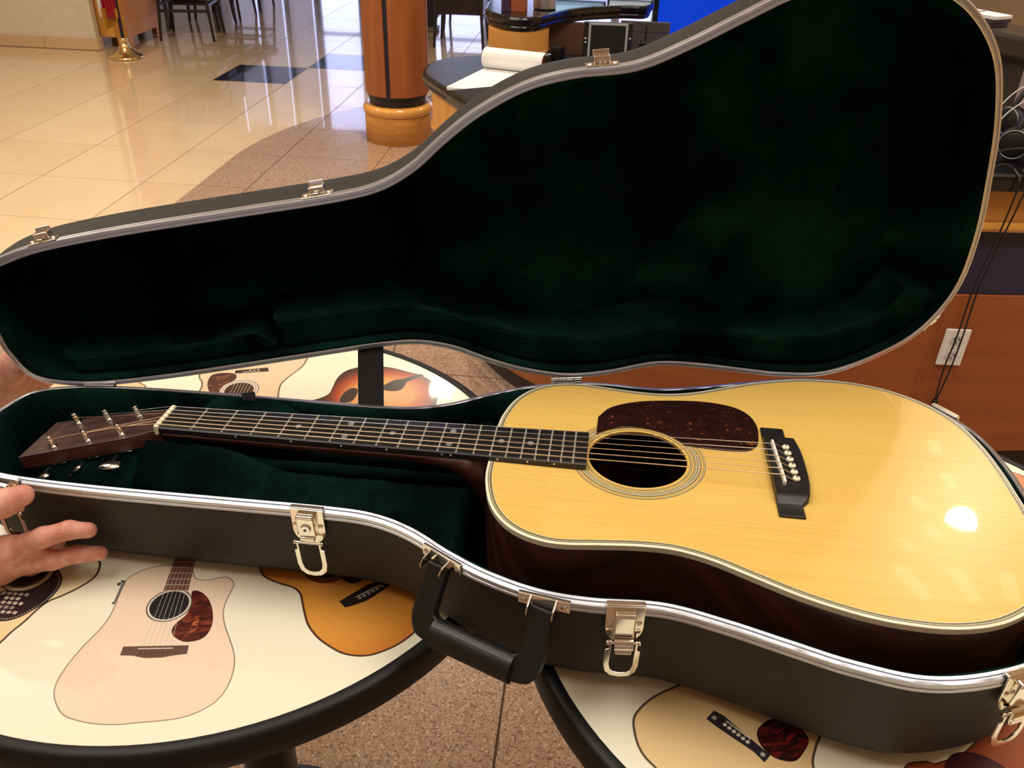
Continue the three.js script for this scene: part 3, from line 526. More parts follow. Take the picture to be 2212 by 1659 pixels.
// lid: same outline standing up from the hinges
const A0 = V(-0.12853, 0.00379, -0.08951), A1 = V(0.42061, 0.00379, -0.17949), HAX = A1.clone().sub(A0).normalize(), OPEN = 1.5079, GAP = 0.0076;
const lidMove = new THREE.Matrix4().makeTranslation(A0).multiply(new THREE.Matrix4().makeRotationAxis(HAX, -OPEN)).multiply(new THREE.Matrix4().makeTranslation(A0.clone().negate())).multiply(new THREE.Matrix4().makeTranslation(0, GAP, 0));
const lid = mesh('lid', loft([ring(0.0012, 0.0085), ring(0.0016, 0.018), ring(0.0030, 0.045), ring(0.0048, 0.062), ring(0.0085, 0.070), ring(0.016, 0.0765), ring(0.026, 0.079), ring(0.046, 0.0795)], { capB: true }), M.shell, gcase);
lidMove.decompose(lid.position, lid.quaternion, lid.scale);
mesh('lid_rim', bandSweep([[0.0080, 0.0045], [0.0080, -0.0010], [0.0070, -0.0018], [0.0046, -0.0012], [0.0043, 0.0004], [0.0031, 0.0006], [0.0028, -0.0004], [0.0006, 0.0004], [0, 0.0011], [0, 0.0046], [0.0012, 0.0052], [0.0012, 0.0060], [0, 0.0066], [0, 0.0094], [0.0008, 0.0102], [0.0025, 0.0102], [0.0045, 0.0045]]), M.aluminium, lid);
mesh('lid_lining', liner(-1), M.velvet, lid);

// thicker plush along the hinge side of the lid
for (const [s0, s1, wid] of [[-0.165, 0.088, 0.030], [0.092, 0.875, 0.044]]) {
  const st = Array.from({ length: 40 }, (_, i) => s0 + (s1 - s0) * i / 39), e = s => Math.min(1, (s1 - s) / 0.03 + 0.3);
  mesh('lid_pad', boxUV(prism([...st.map(s => [s, -wallAt(s) + 0.0125]), ...st.reverse().map(s => [s - (s > 0.80 ? 0.5 * (s - 0.80) : 0), -wallAt(s) + 0.0125 + wid * e(s)])], 0.006, 0.073, 0.007)), M.velvet, lid);
}

// where the outline has x = s on the near (+1) or far (-1) side: position, direction along it, outward normal
function onRim(s, side) {
  let best = 0, bd = 9; RIM.forEach((p, i) => { if (Math.sign(p[1]) === side) { const d = Math.abs(p[0] - s); if (d < bd) { bd = d; best = i; } } });
  const n = normals2(RIM)[best];
  return { x: RIM[best][0], z: RIM[best][1], n, ry: Math.atan2(n[0], n[1]) };
}
function place(o, s, side, y, out = 0) { const r = onRim(s, side); o.position.set(r.x + r.n[0] * out, y, r.z + r.n[1] * out); o.rotation.y = r.ry; return o; }
// latch seen from outside: x along the rim, y up, z outward
const shield = () => { const s = new THREE.Shape(); s.moveTo(-0.0168, 0.003); s.lineTo(0.0168, 0.003); s.lineTo(0.0168, -0.022); s.bezierCurveTo(0.0168, -0.032, 0.010, -0.040, 0.006, -0.040); s.lineTo(-0.006, -0.040); s.bezierCurveTo(-0.010, -0.040, -0.0168, -0.032, -0.0168, -0.022); return s; };
const bevel = (s, d, b) => new THREE.ExtrudeGeometry(s, { depth: d, bevelEnabled: true, bevelThickness: b, bevelSize: b, bevelOffset: -b, bevelSegments: 2, curveSegments: 10 });
function bailShape() {
  const o = [[-0.0125, 0.004], [-0.0125, -0.006], [-0.0155, -0.0075], [-0.0155, -0.027], [-0.0135, -0.036], [-0.008, -0.0415], [0, -0.043], [0.008, -0.0415], [0.0135, -0.036], [0.0155, -0.027], [0.0155, -0.0075], [0.0125, -0.006], [0.0125, 0.004]];
  const inn = [[0.0105, 0.004], [0.0105, -0.026], [0.009, -0.0325], [0.005, -0.0365], [0, -0.0376], [-0.005, -0.0365], [-0.009, -0.0325], [-0.0105, -0.026], [-0.0105, 0.004]];
  return shapeOf([...o, ...inn]);
}
function latch(s, side, keyed, lean = 0) {
  const L = mesh('latch', join([bevel(shield(), 0.0012, 0.0005), at(rbox(0.0342, 0.0026, 0.006, 0.0011), 0, 0.0028, -0.002)]), M.chrome, gcase);
  place(L, s, side, 0, 0.0012); L.rotation.order = 'YXZ'; L.rotation.x = 0.03;
  const lever = mesh('lever', join([
    at(rbox(0.0185, 0.026, 0.0075, 0.0018, 3), -0.0005, -0.0145, 0.0045, 0.09), at(rbox(0.0175, 0.004, 0.010, 0.0015), -0.0005, -0.002, 0.004),
    ...(keyed ? [at(rbox(0.0155, 0.005, 0.006, 0.0015), -0.0005, -0.0300, 0.0062)] : [at(new THREE.CylinderGeometry(0.0062, 0.0062, 0.0165, 24), 0, -0.0365, 0.0075, 0, 0, Math.PI / 2), at(rbox(0.015, 0.012, 0.004, 0.0015), 0, -0.041, 0.009, -0.25)])]), M.chrome, L);
  if (keyed) { mesh('lock_cylinder', at(new THREE.CylinderGeometry(0.0052, 0.0056, 0.0022, 28), -0.0005, -0.0165, 0.009, Math.PI / 2 + 0.09), M.silver, L); mesh('keyhole', at(new THREE.CylinderGeometry(0.0014, 0.0014, 0.0006, 12), -0.0005, -0.0165, 0.0103, Math.PI / 2 + 0.09), M.black, L); }
  const pin = at(new THREE.CylinderGeometry(0.0012, 0.0012, 0.030, 12), 0, -0.0345, 0.0085, 0, 0, Math.PI / 2);
  mesh('bail', join([at(bevel(bailShape(), 0.0011, 0.0004), 0, 0, 0).rotateZ(lean).translate(0, -0.0365, 0.0078), pin, ...[-1, 1].map(k => at(new THREE.SphereGeometry(0.0022, 12, 8), k * 0.0138, -0.0345, 0.0085))]), M.chrome, L);
  for (const k of [-1, 1]) mesh('screw', at(lathe([[0, 0.0016], [0.0012, 0.0014], [0.0024, 0.0006], [0.0027, 0]], 16), k * 0.0128, -0.0165, 0.0017, Math.PI / 2), M.chrome, L);
  return L;
}
latch(-0.1294, 1, true); latch(0.1850, 1, true, 0.04); latch(0.5016, 1, false, -0.03); latch(0.812, 1, false, 0.02); latch(0.8665, -1, false);
function keeper(s, side) {
  const k = mesh('latch_keeper', join([at(rbox(0.034, 0.0135, 0.0014, 0.0006), 0, 0.0085, 0), at(rbox(0.0165, 0.011, 0.0075, 0.0012), 0, 0.0135, 0.0045), at(rbox(0.0165, 0.0025, 0.0115, 0.001), 0, 0.0185, 0.006, -0.3), ...[-1, 1].map(q => at(lathe([[0, 0.0014], [0.0018, 0.001], [0.0024, 0]], 14), q * 0.0125, 0.0085, 0.0008, Math.PI / 2)), at(rbox(0.006, 0.006, 0.004, 0.001), 0, 0.005, 0.002)]), M.chrome, lid);
  place(k, s, side, 0, 0.0009);
}
keeper(-0.1275, 1); keeper(0.1845, 1); keeper(0.502, 1); keeper(0.812, 1); keeper(0.8665, -1);
function hinge(s) {
  const h = mesh('hinge', join([at(rbox(0.036, 0.0145, 0.0012, 0.0005), 0, -0.006, 0), at(rbox(0.036, 0.0012, 0.008, 0.0005), 0, 0.0035, -0.0045), ...[-0.0145, -0.0048, 0.0048, 0.0145].map(q => at(new THREE.CylinderGeometry(0.0024, 0.0024, 0.0086, 16), q, 0.0038, 0.0008, 0, 0, Math.PI / 2))]), M.silver, gcase);
  place(h, s, -1, 0, 0.0006);
}
hinge(-0.140); hinge(0.4214);
{
  const p0 = V(0.1990, -0.035, -0.0855), p1 = V(0.1975, 0.014, -0.0885).applyMatrix4(new THREE.Matrix4().compose(lid.position, lid.quaternion, lid.scale)), d = p1.clone().sub(p0);
  const g = boxUV(rbox(0.031, d.length(), 0.0018, 0.0006)), y = d.clone().normalize(), x = V(1, 0, 0).addScaledVector(y, -y.x).normalize(), B = new THREE.Matrix4().makeBasis(x, y, new THREE.Vector3().crossVectors(x, y));
  B.setPosition(p0.clone().addScaledVector(d, 0.5)); mesh('stay_strap', g.applyMatrix4(B), M.web, gcase);
}

// carrying handle hanging out from two brackets
{
  const b0 = onRim(0.333, 1), b1 = onRim(0.4335, 1);
  for (const [s, b] of [[0.333, b0], [0.4335, b1]]) {
    const k = mesh('handle_bracket', join([at(rbox(0.047, 0.0115, 0.0012, 0.0005), 0, -0.0050, 0), at(rbox(0.047, 0.0012, 0.0035, 0.0005), 0, 0.0010, -0.0014), ...[-1, 1].map(q => at(bevel(shapeOf([[0, 0.002], [0.012, -0.001], [0.0165, -0.006], [0.0155, -0.0095], [0.012, -0.0095], [0, -0.0075]]), 0.0008, 0.0003), q * 0.0115, 0, 0.0005, 0, -Math.PI / 2))]), M.chrome, gcase);
    place(k, s, 1, 0, 0.0010);
    for (const q of [-1, 1]) mesh('screw', at(lathe([[0, 0.0015], [0.002, 0.0011], [0.0034, 0]], 18), q * 0.0185, -0.005, 0.0007, Math.PI / 2), M.chrome, k);
  }
  // U of the handle in its own plane: u along the rim chord, w out and down
  const p0 = V(b0.x, -0.006, b0.z), p1 = V(b1.x, -0.006, b1.z), mid = p0.clone().add(p1).multiplyScalar(0.5);
  const U = p1.clone().sub(p0).normalize(), N = V(-U.z, 0, U.x).multiplyScalar(1); if (N.z < 0) N.negate();
  const tilt = 1.02, W = N.clone().multiplyScalar(Math.cos(tilt)).add(V(0, -Math.sin(tilt), 0)), T = new THREE.Vector3().crossVectors(U, W).normalize();
  const half = p0.distanceTo(p1) / 2;
  const h = group('handle', gcase); h.matrixAutoUpdate = true;
  const basis = new THREE.Matrix4().makeBasis(U, W, T); basis.setPosition(mid); basis.decompose(h.position, h.quaternion, h.scale);
  const outer = [[-half - 0.011, 0.004], [-half - 0.0125, 0.028], [-half - 0.0145, 0.050], [-half - 0.011, 0.066], [-half + 0.002, 0.075], [0, 0.0775], [half - 0.002, 0.075], [half + 0.011, 0.066], [half + 0.0145, 0.050], [half + 0.0125, 0.028], [half + 0.011, 0.004]];
  const innr = [[half - 0.010, 0.004], [half - 0.0085, 0.036], [half - 0.013, 0.052], [0, 0.055], [-half + 0.013, 0.052], [-half + 0.0085, 0.036], [-half + 0.010, 0.004]];
  const s = new THREE.Shape(); s.moveTo(...outer[0]); s.splineThru(outer.slice(1).map(p => new THREE.Vector2(...p))); s.lineTo(...innr[0]); s.splineThru(innr.slice(1).map(p => new THREE.Vector2(...p))); s.closePath();
  const g = new THREE.ExtrudeGeometry(s, { depth: 0.0075, bevelEnabled: true, bevelThickness: 0.0022, bevelSize: 0.0022, bevelOffset: -0.0022, bevelSegments: 3, curveSegments: 8 });
  g.translate(0, 0, -0.00375); mesh('handle_loop', boxUV(g), M.handle, h);
  const gl = half * 2 - 0.022, grip = new THREE.CylinderGeometry(0.0125, 0.0125, gl, 32, 8); grip.rotateZ(Math.PI / 2); grip.scale(1, 1.15, 0.95);
  mesh('grip', boxUV(at(grip, 0, 0.066, 0)), M.handle, h);
}

// ---------------------------------------------------------------- the guitar: origin under the nut in the plane of the top, x towards the bridge, z towards the bass side
const guitar = group('acoustic_guitar');
guitar.position.set(-0.37262, 0.90291, -0.77038);
guitar.quaternion.setFromRotationMatrix(new THREE.Matrix4().makeBasis(V(0.99362, 0.00987, 0.11234), V(-0.00618, 0.99943, -0.03316), V(-0.1126, 0.03225, 0.99312)));
tag(guitar, 'full-size acoustic guitar with golden spruce top, lying face up in the open case', 'guitar');
const SCALE = 0.645, fret = n => SCALE * (1 - 2 ** (-n / 12)), fbY = x => 0.0059 - 0.0185 * (0.358 - x), fbW = x => 0.0215 + 0.006 * x / fret(12);
const BODY = [[0.357, 0], [0.357, 0.045], [0.361, 0.072], [0.369, 0.098], [0.382, 0.119], [0.399, 0.1335], [0.42, 0.142], [0.442, 0.144], [0.475, 0.140], [0.508, 0.1365], [0.54, 0.137], [0.572, 0.146], [0.605, 0.162], [0.645, 0.181], [0.688, 0.195], [0.726, 0.2005], [0.763, 0.199], [0.801, 0.187], [0.836, 0.161], [0.859, 0.126], [0.871, 0.083], [0.8755, 0.035], [0.876, 0]];
const OUT = spline2(mirrored(BODY), 5);
const gring = (d, y) => offset2(OUT, d).map(([x, z]) => [x, typeof y === 'function' ? y(x) : y, z]);
const backY = x => -0.102 - 0.022 * (x - 0.357) / 0.519;
const HOLE = [0.507, 0];
// top plate with the sound hole cut out
mesh('soundboard', planarUV(prism(offset2(OUT, -0.002), -0.0032, 0, 0, [circlePts(...HOLE, 0.0502, 96)])), M.spruce, guitar);
mesh('side', loft([gring(-0.0004, -0.0062), gring(-0.0004, -0.03), gring(-0.0006, x => backY(x) + 0.006), gring(-0.0012, x => backY(x) + 0.001), gring(-0.003, backY)]), M.rosewood, guitar);
mesh('back', loft([gring(-0.003, backY), gring(-0.02, x => backY(x) - 0.001), gring(-0.05, x => backY(x) - 0.002)], { capB: true }), M.rosewood, guitar);
mesh('binding', creased(loft([gring(-0.0024, -0.0002), gring(-0.0019, 0.0003), gring(-0.0004, 0.0001), gring(0.0003, -0.0006), gring(0.0004, -0.0055), gring(0, -0.0063), gring(-0.001, -0.0064)]), 0.7), M.ivory, guitar);
const herring = dataTex(64, 16, (u, v) => { const k = ((u * 16 + v * 2) % 1) < 0.5; return k ? [176, 168, 112] : [92, 92, 64]; }, { size: 0.035, sizeY: 0.01 });
M.herring = mat(0xffffff, 0.3, { map: herring, clearcoat: 0.6, clearcoatRoughness: 0.05 });
const strip = (a, b, y) => loft([gring(-a, y), gring(-b, y)]);
M.inkline = mat(lin(58, 52, 38), 0.3);
mesh('purfling', join([strip(0.0024, 0.0031, 0.0003), strip(0.0052, 0.0058, 0.0003)]), M.inkline, guitar);
mesh('herringbone', join([strip(0.0036, 0.0050, 0.0003)]), M.herring, guitar);
mesh('purfling', join([strip(0.0031, 0.0036, 0.00028), strip(0.0058, 0.0063, 0.00028)]), M.ivory, guitar);
// rosette rings round the hole
{
  const ro = mesh('rosette', join([[0.0533, 0.0538], [0.0546, 0.0551], [0.0575, 0.0581], [0.0588, 0.0593], [0.0605, 0.0613], [0.0625, 0.0630], [0.0637, 0.0644], [0.0668, 0.0673], [0.0682, 0.0687]].map(([a, b]) => ringFlat(a, b, 0.00035, 96))), M.inkline, guitar);
  ro.position.set(...[HOLE[0], 0, HOLE[1]]);
  const w = mesh('rosette_inlay', join([[0.0538, 0.0546], [0.0581, 0.0588], [0.0593, 0.0605], [0.0613, 0.0625], [0.0630, 0.0637], [0.0673, 0.0682]].map(([a, b]) => ringFlat(a, b, 0.0003, 96))), mat(lin(226, 214, 164), 0.3), guitar);
  w.position.copy(ro.position);
}
// seen through the hole: braces and back strip
mesh('brace', join([at(rbox(0.016, 0.012, 0.26, 0.003), 0.475, -0.098, 0), at(rbox(0.016, 0.012, 0.26, 0.003), 0.56, -0.100, 0), at(rbox(0.14, 0.002, 0.018, 0.0005), 0.515, -0.1035, 0)]), mat(lin(110, 72, 48), 0.8), guitar);
mesh('soundhole_edge', (() => { const g = new THREE.CylinderGeometry(0.0502, 0.0502, 0.0032, 96, 1, true); return at(g, HOLE[0], -0.0016, HOLE[1]); })(), mat(lin(226, 184, 116), 0.5), guitar);
// pickguard, following the rosette
{
  const c = [HOLE[0], HOLE[1]], arc = Array.from({ length: 13 }, (_, i) => { const a = (-Math.PI * 0.78) + i / 12 * (Math.PI * 0.60); return [c[0] + 0.0572 * Math.cos(a), c[1] + 0.0572 * Math.sin(a)]; });
  const outer = [[0.5785, -0.0285], [0.602, -0.028], [0.6205, -0.0305], [0.6305, -0.0395], [0.635, -0.0585], [0.6352, -0.084], [0.628, -0.104], [0.6125, -0.117], [0.582, -0.1232], [0.5385, -0.119], [0.504, -0.1105], [0.476, -0.0935], [0.4635, -0.072]];
  const smooth = new THREE.CatmullRomCurve3(outer.map(([x, z]) => V(x, 0, z))).getPoints(60).map(p => [p.x, p.z]);
  mesh('pickguard', planarUV(prism([...arc, ...smooth], 0.0004, 0.0016, 0.0004)), M.tortoise, guitar);
}
// bridge: thick middle, thin scooped wings, belly behind
{
  const zs = [-0.0763, -0.0755, -0.058, -0.0555, -0.052, -0.0495, -0.047, -0.03, -0.015, 0, 0.015, 0.03, 0.047, 0.0495, 0.052, 0.0555, 0.058, 0.0755, 0.0763];
  const rings = zs.map(z => {
    const a = Math.abs(z), h = a < 0.0496 ? 0.0092 : a < 0.058 ? 0.0092 - 0.0058 * Math.sin((a - 0.0495) / 0.0085 * Math.PI / 2) : 0.0032, xb = a < 0.05 ? 0.6740 - 0.0042 * (a / 0.05) ** 3 : a < 0.058 ? 0.6698 - 0.0062 * (a - 0.05) / 0.008 : 0.6632, e = a > 0.076 ? 0.0006 : 0;
    return [[0.6385 + e, 0.0002, z], [0.6385 + e, h - 0.0008 - e, z], [0.6393 + e, h - e, z], [xb - 0.0016 - e, h - e, z], [xb - 0.0004 - e, h - 0.0012 - e, z], [xb - e, 0.0002, z]];
  });
  const br = mesh('bridge', creased(loft(rings, { capA: true, capB: true }), 0.5), M.ebony, guitar);
  mesh('saddle', (() => { const g = rbox(0.0028, 0.009, 0.0735, 0.0013, 3); return at(g, 0.6461, 0.0098, 0, 0, 0.046); })(), M.bone, br);
  for (let i = 0; i < 6; i++) {
    const z = -0.0272 + i * 0.01088, x = 0.6572 + i * 0.0005;
    const p = mesh('bridge_pin', at(lathe([[0.0026, 0], [0.0026, 0.0008], [0.0031, 0.0013], [0.0037, 0.0020], [0.0037, 0.0030], [0.0030, 0.0041], [0.0016, 0.0047], [0, 0.0048]], 20), x, 0.0090, z, 0, 0, 0), M.ivory, br);
    if (p) mesh('pin_dot', at(new THREE.SphereGeometry(0.0012, 12, 8), x + 0.0002, 0.0133, z), M.black, br);
  }
}
// neck, fingerboard, frets, dots
const XE = 0.4553;
{
  const rings = [0.002, 0.05, 0.12, 0.20, 0.28, 0.315, 0.335, 0.35, 0.3575].map((x, k) => {
    const w = fbW(x) - 0.0002, d = k < 5 ? 0.0155 + 0.004 * x / 0.28 : [0.024, 0.045, 0.082, 0.092][k - 5], y = fbY(x) - 0.006, pts = [];
    for (let i = 0; i <= 14; i++) { const a = Math.PI * i / 14; pts.push([x, y - d * Math.sin(a) ** (k < 5 ? 0.9 : 0.6), -w * Math.cos(a) * (k > 6 ? 0.9 : 1)]); }
    return pts;
  });
  mesh('neck', loft(rings, { capA: true, capB: true }), M.mahogany, guitar);
  const fbR = [0, XE - 0.0012, XE].map((x, k) => { const w = fbW(x) - (k === 2 ? 0.001 : 0), y = fbY(x), p = [[x, y - 0.0062, -w], [x, y - 0.0008, -w], [x, y - 0.0002, -w + 0.0008]]; for (let i = -2; i <= 2; i++) p.push([x, y + 0.0004 * (1 - (i / 2) ** 2), i / 2 * (w - 0.0012)]); p.push([x, y - 0.0002, w - 0.0008], [x, y - 0.0008, w], [x, y - 0.0062, w]); return p; });
  const fb = mesh('fingerboard', creased(loft(fbR, { capA: true, capB: true }), 0.5), M.ebony, guitar);
  for (let n = 1; n <= 20; n++) {
    const x = fret(n), w = fbW(x) - 0.0003, y = fbY(x);
    const g = new THREE.CylinderGeometry(0.00095, 0.00095, 2 * w, 10, 6); g.rotateX(Math.PI / 2); g.scale(1, 0.95, 1);
    mesh('fret', at(g, x, y + 0.0002, 0), M.fretwire, fb);
  }
  const mid = n => (fret(n - 1) + fret(n)) / 2;
  for (const [n, zz] of [[5, [0]], [7, [-0.0125, 0.0125]], [9, [0]], [12, [-0.0125, 0.0125]], [15, [0]], [17, [0]]]) for (const z of zz) mesh('inlay_dot', at(new THREE.CylinderGeometry(0.0033, 0.0033, 0.0006, 24), mid(n), fbY(mid(n)) + 0.0003, z), M.pearl, fb);
  for (const [n, ds] of [[3, [0]], [5, [0]], [7, [0]], [9, [0]], [12, [-0.0045, 0.0045]], [15, [0]], [17, [0]], [19, [0]]]) for (const d of ds) { const x = mid(n) + d; mesh('side_dot', at(new THREE.CylinderGeometry(0.0010, 0.0010, 0.0006, 12), x, fbY(x) - 0.0028, fbW(x), Math.PI / 2), M.bone, fb); }
  mesh('nut', at(rbox(0.0052, 0.0115, 0.0442, 0.0012, 3), -0.0027, fbY(0) - 0.0036, 0), M.ivory, guitar);
}
// headstock leaning back from the nut: u runs along it, faces up
const HA = 14.8 * Math.PI / 180, head = group('headstock', guitar);
head.position.set(-0.0052, fbY(0) - 0.0045, 0); head.rotation.z = HA;         // local -x goes down the head
{
  const o = [[0.004, -0.0218], [-0.004, -0.0222], [-0.016, -0.0262], [-0.030, -0.0285], [-0.163, -0.0362], [-0.163, 0.0362], [-0.030, 0.0285], [-0.016, 0.0262], [-0.004, 0.0222], [0.004, 0.0218]];
  mesh('head', boxUV(prism(o, -0.0158, -0.0014, 0.0012)), M.mahogany, head);
  mesh('head_veneer', boxUV(prism(o, -0.0014, 0.0002, 0.0006)), M.headplate, head);
  // faint gold lettering across the end of the head
  const c = document.createElement('canvas'); c.width = 1024; c.height = 384; const g = c.getContext('2d');
  g.clearRect(0, 0, 1024, 384); g.fillStyle = '#a98d5e'; g.textAlign = 'center'; g.textBaseline = 'middle';
  g.font = 'italic bold 150px serif'; g.fillText('C.F. Martin & Co.', 512, 130, 980); g.font = 'bold 74px serif'; g.fillText('EST. 1833', 512, 290);
  const t = new THREE.CanvasTexture(c); t.colorSpace = THREE.SRGBColorSpace;
  const q = new THREE.PlaneGeometry(0.058, 0.0217); q.rotateX(-Math.PI / 2); q.rotateY(-Math.PI / 2);
  mesh('lettering', at(q, -0.146, 0.00035, 0), mat(0xffffff, 0.4, { map: t, transparent: true, alphaTest: 0, opacity: 0.38 }), head);
  // tuners: post, washer, gear housing below, button at the side
  const posts = [];
  for (const side of [1, -1]) [0.0415, 0.0825, 0.1245].forEach((u, k) => {
    const z = side * (0.0192 + 0.0052 * k / 2), x = -u;
    mesh('tuning_post', at(lathe([[0, 0.0138], [0.0012, 0.0146], [0.0034, 0.0150], [0.0037, 0.0144], [0.0034, 0.0134], [0.0023, 0.0116], [0.0021, 0.0090], [0.0030, 0.0068], [0.0034, 0.0050], [0.0036, 0.0030], [0.0052, 0.0024], [0.0056, 0.0012], [0.0056, 0.0002]], 20).scale(0.86, 0.9, 0.86), x, 0, z), M.chrome, head);
    const edge = side * (0.0275 + 0.0085 * (u - 0.03) / 0.133), yz = -0.0190;
    mesh('tuning_gear', join([at(rbox(0.017, 0.009, 0.014, 0.003), x, -0.0200, z * 0.95), at(new THREE.CylinderGeometry(0.0045, 0.0045, 0.003, 14), x - 0.009, yz, edge - side * 0.004, Math.PI / 2)]), M.chrome, head);
    mesh('shaded_tuner_shaft', at(new THREE.CylinderGeometry(0.0014, 0.0016, 0.022, 12), x - 0.009, yz, edge + side * 0.004, Math.PI / 2), M.black, head);  // black stands in for the shade beside the head
    const b = new THREE.SphereGeometry(1, 24, 16), pb = b.attributes.position;
    for (let i = 0; i < pb.count; i++) { const X = pb.getX(i), Y = pb.getY(i), Z = pb.getZ(i); pb.setXYZ(i, X * 0.0128 * (1 + 0.12 * Z * side), Y * 0.0042, Z * 0.0086 - side * 0.0014 * Math.cos(X * 2.6) * 0.5); }
    b.computeVertexNormals(); b.rotateZ([-0.12, 0.6, 0.25][k] * 1);
    mesh('tuner_button', at(b, x - 0.009, yz - 0.002, edge + side * 0.0175), M.chrome, head);
    posts.push([x, z, side]);
  });
  // strings: post, nut, saddle, pin (z from treble to bass)
  head.updateMatrix();
  const order = [3, 4, 5, 2, 1, 0];                          // string 0 (thinnest, treble side) to 5
  for (let i = 0; i < 6; i++) {
    const zn = -0.0182 + i * 0.00728, zs = -0.0272 + i * 0.01088, r = [0.00028, 0.00034, 0.00043, 0.0005, 0.00058, 0.00066][i], m = i < 2 ? M.steel : M.bronze;
    const [px, pz, sd] = posts[order[i]], yw = 0.0090;
    const w = V(px + 0.0028 * 0.3, yw, pz - sd * 0.0026 * (i < 3 ? 1 : 1)).applyMatrix4(head.matrix);
    const nutY = fbY(0) + 0.0026, pts = [w, V(-0.0036, nutY - 0.0002, zn), V(-0.0015, nutY, zn), V(0.05, nutY + 0.0008, zn + (zs - zn) * 0.078)];
    for (const t of [0.3, 0.6, 0.9]) pts.push(V(0.6455 * t, nutY + (0.0148 - nutY) * t, zn + (zs - zn) * t));
    pts.push(V(0.6461, 0.0148, zs), V(0.6520, 0.0118, zs), V(0.6568 + i * 0.0005, 0.0086, zs));

    const coil = tube(Array.from({ length: 37 }, (_, k) => { const a = k / 36 * Math.PI * 2 * 3.2; return V(px + 0.0028 * Math.cos(a), yw - 0.0016 + 0.0026 * k / 36, pz + 0.0028 * Math.sin(a)).applyMatrix4(head.matrix); }), r * 1.05, 80, 6);
    const parts = []; for (let k = 0; k + 1 < pts.length; k++) parts.push(new THREE.TubeGeometry(new THREE.LineCurve3(pts[k], pts[k + 1]), 1, r, 8));
    mesh('string', join([...parts, coil]), m, guitar);
  }
}

// ---------------------------------------------------------------- round wooden column
{
  const c = group('wooden_column'); c.position.set(-0.69, 0, -4.96);
  tag(c, 'round cherry wood column with maple drum base and dark inlaid stripes', 'column');
  mesh('drum', lathe([[0, 0.001], [0.186, 0.001], [0.186, 0.146], [0.180, 0.150], [0, 0.150]], 64), M.maple, c);
  mesh('torus_moulding', lathe([[0.15, 0.150], [0.182, 0.150], [0.192, 0.158], [0.196, 0.172], [0.194, 0.188], [0.186, 0.198], [0.170, 0.203], [0.15, 0.203]], 64), M.maplegloss, c);
  mesh('dark_collar', lathe([[0.14, 0.203], [0.158, 0.203], [0.158, 0.266], [0.14, 0.268]], 64), mat(lin(24, 22, 34), 0.4), c);
  const n = 4;
  for (let k = 0; k < n; k++) {
    const a0 = -0.155 + k * Math.PI * 2 / n + 0.075, a1 = -0.155 + (k + 1) * Math.PI * 2 / n - 0.075;
    const s = new THREE.Shape(); s.absarc(0, 0, 0.1755, a0, a1, false); s.absarc(0, 0, 0.15, a1, a0, true); s.closePath();
    const g = new THREE.ExtrudeGeometry(s, { depth: 2.53, bevelEnabled: true, bevelThickness: 0.0015, bevelSize: 0.0015, bevelOffset: -0.0015, bevelSegments: 1, curveSegments: 20 });
    g.rotateX(-Math.PI / 2); g.rotateY(Math.PI / 2 - Math.PI); g.translate(0, 0.262, 0); mesh('stave', boxUV(g, 'y'), M.cherry, c);
  }
  mesh('stripe_core', at(new THREE.CylinderGeometry(0.166, 0.166, 2.55, 48), 0, 1.522, 0), mat(lin(26, 24, 44), 0.45), c);
}
// ---------------------------------------------------------------- low desk with pointed round end
const deskOut = [[-0.372, -3.38], [-0.367, -3.31], [-0.345, -3.245], [-0.306, -3.16], [-0.258, -3.06], [-0.20, -2.94], [-0.12, -2.84], [0.0, -2.775], [0.2, -2.74], [0.6, -2.73], [1.0, -2.73], [1.0, -3.72], [0.6, -3.74], [0.2, -3.74], [0.0, -3.70], [-0.15, -3.665], [-0.236, -3.632], [-0.305, -3.585], [-0.345, -3.53], [-0.366, -3.46]];
const scaleAbout = (pts, d) => { const s = pts.reduce((a, p, i) => { const q = pts[(i + 1) % pts.length]; return a + p[0] * q[1] - q[0] * p[1]; }, 0) > 0 ? -1 : 1; return offset2(pts, d * s * 1); };
function inwards(pts, d) { const a = offset2(pts, d), area = p => Math.abs(p.reduce((s, q, i) => { const r = p[(i + 1) % p.length]; return s + q[0] * r[1] - r[0] * q[1]; }, 0)); return area(a) < area(pts) ? a : offset2(pts, -d); }
{
  const d = group('low_desk'); tag(d, 'low reception desk with grey-green top and pointed rounded end, partly behind the case lid', 'desk');
  const o = deskOut;
  mesh('desk_top', boxUV(prism(o, 0.690, 0.7195, 0.010)), M.granite, d);
  mesh('top_inlay', boxUV(prism(inwards(o, 0.016), 0.7190, 0.7203, 0.0005)), M.greytop, d);
  mesh('top_edge', boxUV(prism(inwards(o, 0.006), 0.676, 0.6905, 0.004)), M.black, d);
  mesh('wood_band', boxUV(prism(inwards(o, 0.035), 0.535, 0.677)), M.maple, d);
  mesh('moulding', boxUV(prism(inwards(o, 0.028), 0.515, 0.536, 0.008)), M.maple, d);
  mesh('panel', boxUV(prism(inwards(o, 0.05), 0.0, 0.516), 'y'), M.cherry, d);
}
